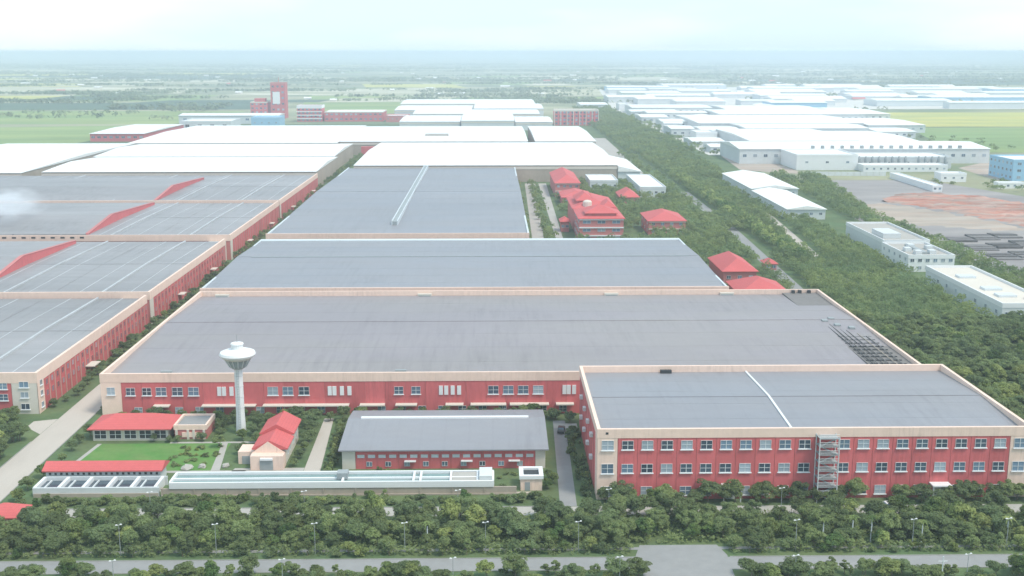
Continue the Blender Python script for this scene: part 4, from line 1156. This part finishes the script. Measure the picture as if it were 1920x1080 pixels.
def shrub(label, group, x, y, s, kind, sz=None):
    me = random.choice(SHRUBS[kind])
    o = bpy.data.objects.new('shrub', me)
    o.location = (x, y, 0); o.rotation_euler = (0, 0, random.uniform(0, 6.28)); o.scale = (s, s, (sz or s) * random.uniform(.85, 1.15))
    COL.objects.link(o)
    tag(o, label, 'shrub', group)


def kindpick(p=(.55, .33, .12)):
    return random.choices(('leaf', 'leaf_dark', 'leaf_light'), p)[0]


TONE = {'leaf': 'mid-green', 'leaf_dark': 'dark green', 'leaf_light': 'yellow-green'}


def along(x):
    for lim, ph in ((-78, 'below the tank house'), (-45, 'below the left half of the channel'), (5, 'below the workshop'), (45, 'below the left end of the three-storey block'),
                    (85, 'below the steel stair'), (999, 'below the right end of the three-storey block')):
        if x < lim: return ph


# -- belt of trees between driveway and front road
for row, (yy, s0, step) in enumerate(((234.0, .72, 5.2), (230.6, .78, 5.0), (227.4, .80, 4.7), (224.4, .70, 4.5), (221.6, .58, 4.3), (218.3, .48, 5.2))):
    x = -109 + row * 1.7
    while x < 130:
        px, py = x + random.uniform(-1.2, 1.2), yy + random.uniform(-1.0, 1.0)
        x += step * random.uniform(.8, 1.25)
        if px < -99 and py > 227: continue
        if 28 < px < 49 and py < 223: continue
        if random.random() < .04: continue
        k = kindpick((.56, .32, .12) if row < 3 else (.52, .24, .24))
        where = 'driveway row' if row < 2 else ('middle row' if row < 4 else 'footpath row')
        tree('broadleaf_tree', f'{TONE[k]} tree, front belt {where}, {along(px)}', f'front belt trees, {where}', px, py, s0 * random.uniform(.70, 1.22), k)
# -- low trees before the three-storey block and shrubs before the channel wall
for i in range(30):
    x = 25 + i * 3.4 + random.uniform(-1, 1)
    if abs(x - 88) < 2 or abs(x - 101) < 2: continue
    k = kindpick()
    tree('garden_tree', f'low {TONE[k]} tree against the three-storey block, ' + ('left of its left doorway' if x < 54 else 'between left doorway and steel stair' if x < 75 else 'between steel stair and right doorway' if x < 102 else 'right of its right doorway'), 'low trees along the three-storey block', x, random.uniform(242.6, 244.2), random.uniform(.48, .80), k)
for i in range(84):
    x = -106 + i * 1.45 + random.uniform(-.7, .7)
    if x > 14: break
    k = kindpick((.6, .3, .1))
    wall = 'settling tank wall' if x < -76 else 'channel wall'
    shrub(f'low {TONE[k]} shrub under the {wall}, {along(x)}', 'shrubs below the tanks and channel', x, random.uniform(243.0, 247.2), random.uniform(1.1, 2.0), k, random.uniform(.9, 1.5))
# -- small trees between path and front road
for i in range(44):
    x = -106 + i * 5.4 + random.uniform(-2, 2)
    if 27 < x < 50: continue
    if random.random() < .55:
        tree('young_tree', f'slim young tree between footpath and front road, {along(x)}', 'young trees beside the footpath', x, random.uniform(216.9, 217.6), random.uniform(.5, .85), 'leaf', SLIM)
    else:
        k = kindpick((.5, .2, .3))
        shrub(f'rounded {TONE[k]} shrub beside the footpath, {along(x)}', 'shrubs beside the footpath', x, random.uniform(216.9, 217.7), random.uniform(.9, 1.6), k)
for i in range(140):
    x = -107 + i * 1.58 + random.uniform(-1.0, 1.0)
    if 29 < x < 48: continue
    k = kindpick((.5, .3, .2))
    if random.random() < .45:
        tree('young_tree', f'{TONE[k]} young tree on the near verge, {along(x)}', 'young trees on the near verge', x, random.uniform(204.5, 208.2), random.uniform(.5, .85), k, SLIM if random.random() < .4 else None, random.uniform(.45, .68))
    else:
        shrub(f'{TONE[k]} shrub on the near verge, {along(x)}', 'shrubs on the near verge', x, random.uniform(203, 208.2), random.uniform(1.1, 2.3), k, random.uniform(.9, 1.6))


# palms
def palm(x, y, h, label):
    t = thing('palm_tree', label, 'palm tree', (x, y, 0))
    MB().tube((x, y, 0), (x + .1, y, h), .16, .11, 7).build('trunk', M['offwhite'], t)
    f = MB()
    for k in range(11):
        a = 2 * math.pi * k / 11 + random.uniform(-.2, .2)
        L = random.uniform(1.7, 2.4)
        pr = Vector((x + .1, y, h))
        for s in range(4):
            tt = (s + 1) / 4
            q = Vector((x + .1 + math.cos(a) * L * tt, y + math.sin(a) * L * tt, h + .9 * math.sin(tt * 2.6) - .5 * tt * tt))
            w0, w1 = .32 * (1 - abs(2 * (tt - .25) - .6)), .32 * (1 - abs(2 * tt - .6))
            u = Vector((-math.sin(a), math.cos(a), 0))
            f.poly([pr - u * max(w0, .08), pr + u * max(w0, .08), q + u * max(w1, .04), q - u * max(w1, .04)], [(0, 1, 2, 3)])
            pr = q
    f.build('crown', M['leaf_light'], t)


for (x, y, h, lab) in ((68.5, 221.4, 4.6, 'bright green palm left of three before the steel stair'), (74.5, 221.2, 5.2, 'tallest bright green palm with pale trunk, near the steel stair'),
                       (78.6, 221.6, 5.0, 'bright green palm right of the tallest palm'), (89.0, 221.0, 4.2, 'single small palm right of the palm cluster'),
                       (-13.5, 221.6, 4.4, 'lone pale-green palm in the front belt near the workshop'), (107, 221.4, 4.6, 'palm near the right end of the front belt')):
    palm(x, y, h, lab)

# -- yard planting
for x, y, s, k in ((-106.5, 292, .6, 'leaf'), (-107.5, 281, .42, 'leaf_dark'), (-106.8, 272, .4, 'leaf'), (-107.5, 262, .5, 'leaf_light'), (-108.2, 254, .5, 'leaf'), (-107.6, 247.5, .55, 'leaf_light'), (-107.4, 286.5, .4, 'leaf')):
    tree('garden_tree', f'small {TONE[k]} tree in the strip between main road and lawn', 'small trees beside the main road', x, y, s, k)
for i in range(34):
    x = -101 + i * 3.55 + random.uniform(-1, 1)
    if x > 22: break
    k = kindpick((.4, .5, .1))
    place = 'left of the water tower' if x < -68 else ('between water tower and workshop' if x < -37 else 'behind the workshop')
    tree('garden_tree', f'bushy {TONE[k]} tree along the front of the widest hall, {place}', 'trees along the front of the widest hall', x, random.uniform(303.5, 307.0), random.uniform(.38, .62), k)
for x, y, s, k in ((-79, 301, .62, 'leaf_dark'), (-73.5, 300, .55, 'leaf'), (-72, 290, .5, 'leaf'), (-63.5, 292, .55, 'leaf_dark'), (-61.5, 286, .5, 'leaf'), (-48.5, 292, .7, 'leaf_dark'), (-48.0, 286, .62, 'leaf_dark'),
                   (-49.0, 298, .6, 'leaf_dark'), (-53, 297, .6, 'leaf'), (-58, 296, .6, 'leaf'), (-48.2, 280, .4, 'leaf'), (-68, 299, .5, 'leaf'), (-64, 281, .35, 'leaf'), (-84.5, 287.3, .3, 'leaf_dark'), (-88.5, 287.6, .3, 'leaf_dark')):
    tree('garden_tree', f'bushy {TONE[k]} garden tree ' + ('left of the water tower' if x < -67 else 'between water tower and pump house' if x < -58 else 'right of the pump house' if x > -50 else 'behind the pump house'), 'garden trees around the water tower', x, y, s, k)
for x, y, s, k in ((-70.5, 283, .5, 'leaf'), (-76, 287.6, .45, 'leaf_dark'), (-63.5, 298, .6, 'leaf_dark'), (-60.5, 300, .6, 'leaf'), (-56.5, 301, .62, 'leaf_dark'), (-51, 301.5, .6, 'leaf'), (-48.4, 274, .42, 'leaf_dark'), (-48.8, 268.5, .36, 'leaf'),
                   (-73, 296, .5, 'leaf'), (-71, 302, .55, 'leaf_dark'), (-86, 302, .5, 'leaf'), (-92, 301.5, .5, 'leaf_dark'), (-98, 301, .45, 'leaf'), (-65.5, 288, .45, 'leaf_light'), (-63.8, 277.5, .4, 'leaf_dark'), (-82.2, 287.0, .35, 'leaf')):
    tree('garden_tree', f'bushy {TONE[k]} garden tree ' + ('behind the bungalow' if x < -80 else 'left of the water tower' if x < -67 else 'between water tower and pump house' if x < -58 else 'right of the pump house' if x > -50 else 'behind the pump house'), 'garden trees around the water tower', x, y, s, k)
for i in range(22):
    y = 262 + i * 1.9
    shrub('hedge shrub between garden path and left end of the workshop', 'hedge beside the workshop', -39.8 + random.uniform(-.6, .6) - (y - 262) * .03, y, random.uniform(1.0, 1.5), random.choice(('leaf', 'leaf', 'leaf_light')), random.uniform(1.1, 1.7))
for i in range(26):
    shrub('low shrub on the lawn beside the forecourt', 'lawn shrubs', random.uniform(-81, -69), random.uniform(268, 284), random.uniform(.6, 1.3), random.choice(('leaf', 'leaf_light')), random.uniform(.3, .6))
for i in range(18):
    shrub('shrub in the bed along the front of the workshop', 'shrubs along the workshop', -32 + i * 2.2 + random.uniform(-.5, .5), random.uniform(259.5, 264.5), random.uniform(.6, 1.0), random.choice(('leaf', 'leaf_dark')), random.uniform(.4, .9))
for i in range(30):
    shrub('shrub in the green strip left of the three-storey block', 'shrubs beside the three-storey block', random.uniform(19.6, 23.0), 247 + i * 1.65, random.uniform(.8, 1.4), kindpick((.4, .5, .1)), random.uniform(.8, 1.4))
for x, y, s, k in ((12.8, 252.5, .4, 'leaf_light'), (14.2, 256, .4, 'leaf_light'), (13.4, 259, .35, 'leaf'), (2.5, 251, .3, 'leaf_dark'), (21.5, 301.5, .55, 'leaf_dark'), (17.5, 304, .5, 'leaf_dark'), (14, 302.5, .5, 'leaf_dark')):
    tree('garden_tree', f'small {TONE[k]} tree ' + ('beside the kiosk' if y < 262 else 'at the head of the lane'), 'small trees near the kiosk', x, y, s, k)
# left of the main road, in front of the nearest left-hand hall
for i in range(64):
    x, y = random.uniform(-140, -123.0), random.uniform(262, 308.5)
    if -127.5 < x and 291 < y: x -= 8
    k = kindpick((.5, .45, .05))
    tree('garden_tree', f'{TONE[k]} tree left of the main road, before the nearest left-hand hall', 'trees left of the main road', x, y, random.uniform(.45, .8), k)
for i in range(40):
    y = 318 + i * 5.6
    k = kindpick((.3, .65, .05))
    hl = 'nearest' if y < 419 else 'second'
    tree('garden_tree', f'small {TONE[k]} tree between main road and side of the {hl} left-hand hall', 'trees along the hall sides', random.uniform(-126.2, -122.8), y, random.uniform(.36, .58), k)
for i in range(18):
    shrub('dark shrub along the left side of the widest hall', 'shrubs at the left side of the widest hall', random.uniform(-111.2, -110.2), 314 + i * 6, random.uniform(.7, 1.2), 'leaf_dark', 1.2)

# -- avenue: the nearest trees one by one, the rest as one woodland mass
BLOCK = [(189, 213, 412, 495), (191, 217, 516, 560), (194, 221, 559, 628), (178, 216, 685, 896), (98, 120, 441, 474), (99, 118, 480, 525), (129, 135, 440, 560), (132, 142, 560, 640), (126.5, 134, 522, 534)]


def blocked(x, y, pad=1.5):
    return any(a - pad < x < b + pad and c - pad < y < d + pad for a, b, c, d in BLOCK)


pts = []
for y in np.arange(282, 470, 4.6):
    for x in np.arange(127.5, 214, 4.8):
        px, py = x + RNG.uniform(-1.7, 1.7), y + RNG.uniform(-1.7, 1.7)
        if px > .50 * py + 4 or px < 126.5: continue
        if blocked(px, py, 2.5): continue
        pts.append((px, py))
pts.sort(key=lambda p: p[1])
near, rest = pts[:292], pts[292:]
for x, y in near:
    k = kindpick((.5, .34, .16))
    side = 'beside the halls' if x < 144 else ('in mid-belt' if x < 168 else 'on the outer edge')
    depth = 'by the right picture edge' if y < 325 else ('by the front' if y < 350 else 'by the middle' if y < 385 else 'by the rear') + ' of the widest hall'
    sc_ = random.uniform(.68, 1.22)
    size = 'small' if sc_ < .86 else 'large' if sc_ > 1.04 else 'medium'
    tree('avenue_tree', f'{size} {TONE[k]} avenue tree {side}, {depth}', 'avenue trees', x, y, sc_, k)

mass = [(x, y, RNG.uniform(2.4, 3.3), RNG.uniform(5, 7)) for x, y in rest]


def fill(x0, x1, y0, y1, step, r=(2.4, 3.3), h=(4.5, 7), keep=1.0, blocks=None, edge=None):
    for y in np.arange(y0, y1, step):
        for x in np.arange(x0, x1, step):
            px, py = x + RNG.uniform(-.4, .4) * step, y + RNG.uniform(-.4, .4) * step
            if RNG.random() > keep or blocked(px, py, 2): continue
            if blocks and any(a < px < b and c < py < d for a, b, c, d in blocks): continue
            if edge and not edge(px, py): continue
            mass.append((px, py, RNG.uniform(*r), RNG.uniform(*h)))


DORM = [(44, 74, 600, 706), (38, 46, 640, 655), (85, 111, 626, 666), (43, 65, 796, 876), (45, 69, 748, 788), (85, 101, 760, 796), (70, 96, 832, 886), (102, 125, 790, 886), (20, 29, 560, 890), (34, 44, 560, 890), (74, 86, 600, 640)]
fill(127, 190, 470, 690, 5.0, edge=lambda x, y: not (157 < x - (y - 560) * .07 < 166 and 545 < y < 720))
fill(146, 186, 690, 900, 5.2)
fill(146, 196, 900, 1150, 5.6, r=(2.8, 3.8), h=(5, 8), edge=lambda x, y: x < 186 + (y - 900) * .08)
fill(140, 205, 1150, 1620, 6.2, r=(3.0, 4.2), h=(5, 8))
fill(150, 205, 1620, 2050, 9, r=(4, 6), h=(5, 9))
fill(127, 137, 700, 1150, 6.0, keep=.5)
fill(20, 126, 560, 880, 5.0, blocks=DORM, keep=.95, h=(4.0, 7.5))
fill(91, 126, 428, 560, 5.0, keep=.8, h=(3, 5.5))
fill(216, 240, 520, 940, 5.0, h=(4, 6.5), edge=lambda x, y: 226 + (y - 690) * .055 - 10 + max(0, 690 - y) * .10 < x < 236 + (y - 690) * .085 + max(0, 690 - y) * .12)
fill(236, 262, 690, 930, 5.0, h=(4, 6.5), edge=lambda x, y: abs(x - (226 + (y - 690) * .14)) < 9)
fill(205, 262, 470, 520, 5.0, h=(3, 5.5), edge=lambda x, y: x > 214)
fill(216, 236, 410, 490, 5.0, h=(3, 6.0))
fill(192, 230, 330, 408, 5.0)
fill(127, 145, 440, 640, 4.6, keep=.9, h=(3.5, 6))
fill(127, 146, 640, 700, 5)
fill(-126, -121, 560, 1120, 6.0, r=(1.6, 2.2), h=(3, 4.5), keep=.8)
fill(-113, -110.8, 560, 1120, 8.0, r=(1.2, 1.6), h=(2, 3.5), keep=.5)
fill(262, 400, 860, 884, 6, keep=.25, h=(3, 5), edge=lambda x, y: x > 330)
fill(360, 420, 790, 850, 6, keep=.5, h=(3, 5), edge=lambda x, y: abs(x - 420 + (y - 770) * .55) < 12)
fill(205, 224, 1130, 1800, 9, r=(3, 4.5), h=(4, 7), keep=.35)
fill(455, 560, 1150, 1350, 14, r=(3, 5), h=(3, 6), keep=.2)
Cs, Ns, Ss = [], [], []
for x, y, r, h in mass:
    far = y > 900
    n = 70 if y < 560 else (44 if not far else 26)
    v = sph(n); v[:, 2] = np.abs(v[:, 2]) * 1.0 - .25
    lobes = sph(5) * .45
    li = RNG.integers(0, 5, n)
    P = np.array([x, y, h * .56]) + (v * RNG.uniform(.5, .72, n)[:, None] + lobes[li]) * np.array([r, r, h * .46])
    Cs.append(P); Ns.append(v + RNG.normal(size=(n, 3)) * .45 + np.array([0, 0, .25]))
    Ss.append(RNG.uniform(.6, 1.15, n) * (.62 if y < 560 else (.85 if not far else 1.35)))
ob = bpy.data.objects.new('woodland', card_mesh('woodland', np.concatenate(Cs), np.concatenate(Ns), np.concatenate(Ss), M['leaf_mass']))
COL.objects.link(ob)
tag(ob, 'dense green tree cover along the avenue and around the dormitories', 'woodland', kind='stuff')

# lighter row of young trees along the avenue road, and the undergrowth of the front belt
Cs, Ns, Ss = [], [], []
for y in np.arange(545, 905, 4.6):
    for dx in (0, 4.5):
        x0 = 147 + dx + RNG.uniform(-1.2, 1.2)
        r, h, n = RNG.uniform(2.2, 3.0), RNG.uniform(5.5, 8), 50
        v = sph(n); v[:, 2] = np.abs(v[:, 2]) - .2
        Cs.append(np.array([x0, y, h * .56]) + v * RNG.uniform(.6, 1.05, n)[:, None] * np.array([r, r, h * .46]))
        Ns.append(v + RNG.normal(size=(n, 3)) * .45 + np.array([0, 0, .4])); Ss.append(RNG.uniform(.5, .95, n))
ob = bpy.data.objects.new('avenue_row', card_mesh('avenue_row', np.concatenate(Cs), np.concatenate(Ns), np.concatenate(Ss), M['leaf_light']))
COL.objects.link(ob)
tag(ob, 'pale green row of young trees following the avenue road', 'tree row', kind='stuff')
n = 26000
P = np.stack([RNG.uniform(-110, 132, n), RNG.uniform(216.6, 236.6, n), RNG.uniform(.1, 1.3, n)], 1)
P = P[~((P[:, 0] > 28.5) & (P[:, 0] < 48.5) & (P[:, 1] < 221.5))]
P = P[~((P[:, 0] < -99.5) & (P[:, 1] > 229))]
keep = (np.sin(P[:, 0] * .7) + np.sin(P[:, 1] * 1.1 + P[:, 0] * .3) + RNG.normal(size=len(P)) * .6) > -1.0
P = P[keep]
ob = bpy.data.objects.new('undergrowth', card_mesh('undergrowth', P, RNG.normal(size=P.shape) * .5 + np.array([0, 0, 1.0]), RNG.uniform(.25, .55, len(P)), M['leaf']))
COL.objects.link(ob)
tag(ob, 'low leafy undergrowth filling the front tree belt', 'undergrowth', kind='stuff')

# -- tree cover of the far plain
Cs, Ns, Ss = [], [], []
for q in range(250):
    y = 1720 + 8500 * RNG.random() ** 1.7
    x = RNG.uniform(-.48, .48) * y
    L = RNG.uniform(80, 700) * (y / 3000)
    W = RNG.uniform(6, 30) * (1 + (RNG.random() < .22) * 5)
    sl = RNG.uniform(-.12, .12)
    n_t = int(L * W / 130 * min(1.0, 3500 / y)) + 8
    for k in range(min(n_t, 130)):
        px, py = x + RNG.uniform(-.5, .5) * L, y + RNG.uniform(-.5, .5) * W
        py += (px - x) * sl
        if py < 2250 and -480 < px < 620: continue
        if py < 2000 and px > 200: continue
        if 500 < px < 1000 and py < 1960: continue
        if px > 220 and py < 3250 and RNG.random() < .85: continue
        if px < -420 and py < 2000 and RNG.random() < .8: continue
        n = 9
        r = RNG.uniform(5, 9)
        v = sph(n); v[:, 2] = np.abs(v[:, 2])
        Cs.append(np.array([px, py, 2.0]) + v * np.array([r * RNG.uniform(1, 2.2), r, RNG.uniform(4, 7)]) * RNG.uniform(.4, 1, n)[:, None])
        Ns.append(v + RNG.normal(size=(n, 3)) * .4 + np.array([0, 0, .5])); Ss.append(RNG.uniform(2.0, 4.2, n))
ob = bpy.data.objects.new('far_woodland', card_mesh('far_woodland', np.concatenate(Cs), np.concatenate(Ns), np.concatenate(Ss), M['farleaf']))
COL.objects.link(ob)
tag(ob, 'scattered tree cover of the far hazy plain', 'woodland', kind='stuff')

# ---------------------------------------------------------------- smoke over the third left-hand hall
sm = bpy.data.materials.new('white_smoke'); sm.use_nodes = True
n, l = sm.node_tree.nodes, sm.node_tree.links
n.remove(n['Principled BSDF'])
pv = n.new('ShaderNodeVolumePrincipled'); pv.inputs['Color'].default_value = (.95, .97, 1, 1)
tc = n.new('ShaderNodeTexCoord'); nz = n.new('ShaderNodeTexNoise'); nz.inputs['Scale'].default_value = 2.2; nz.inputs['Detail'].default_value = 4
l.new(tc.outputs['Object'], nz.inputs['Vector'])
ln = n.new('ShaderNodeVectorMath'); ln.operation = 'LENGTH'; l.new(tc.outputs['Object'], ln.inputs[0])
a = n.new('ShaderNodeMath'); a.operation = 'SUBTRACT'; a.inputs[0].default_value = 1.0; l.new(ln.outputs['Value'], a.inputs[1])
b_ = n.new('ShaderNodeMath'); b_.operation = 'SUBTRACT'; l.new(nz.outputs['Fac'], b_.inputs[0]); b_.inputs[1].default_value = .42
c_ = n.new('ShaderNodeMath'); c_.operation = 'MULTIPLY'; l.new(a.outputs[0], c_.inputs[0]); l.new(b_.outputs[0], c_.inputs[1])
d_ = n.new('ShaderNodeMath'); d_.operation = 'MULTIPLY'; d_.use_clamp = False; d_.inputs[1].default_value = .75; l.new(c_.outputs[0], d_.inputs[0])
e_ = n.new('ShaderNodeMath'); e_.operation = 'MAXIMUM'; e_.inputs[1].default_value = 0; l.new(d_.outputs[0], e_.inputs[0])
l.new(e_.outputs[0], pv.inputs['Density'])
l.new(pv.outputs[0], n['Material Output'].inputs['Volume'])
s_mb = MB().lathe(0, 0, [(math.sin(math.pi * k / 12) + .001, -math.cos(math.pi * k / 12)) for k in range(13)], 20)
so = s_mb.build('smoke', sm)
so.location = (-258, 596, 21.5); so.scale = (26, 40, 10)
tag(so, 'white smoke drifting over the third left-hand roof at the left edge', 'smoke', kind='stuff')

# ---------------------------------------------------------------- haze: even air round the whole place
hm = bpy.data.materials.new('haze'); hm.use_nodes = True
n, l = hm.node_tree.nodes, hm.node_tree.links
n.remove(n['Principled BSDF'])
hv = n.new('ShaderNodeVolumePrincipled')
hv.inputs['Color'].default_value = (.76, .875, 1.0, 1)
hv.inputs['Density'].default_value = 2.0e-4
hv.inputs['Anisotropy'].default_value = 0.0
l.new(hv.outputs[0], n['Material Output'].inputs['Volume'])
hz = MB().box(-44000, 44000, -44000, 44000, -1.0, 106.0).build('haze', hm)
tag(hz, 'pale blue haze thickening towards the horizon', 'haze', kind='stuff')
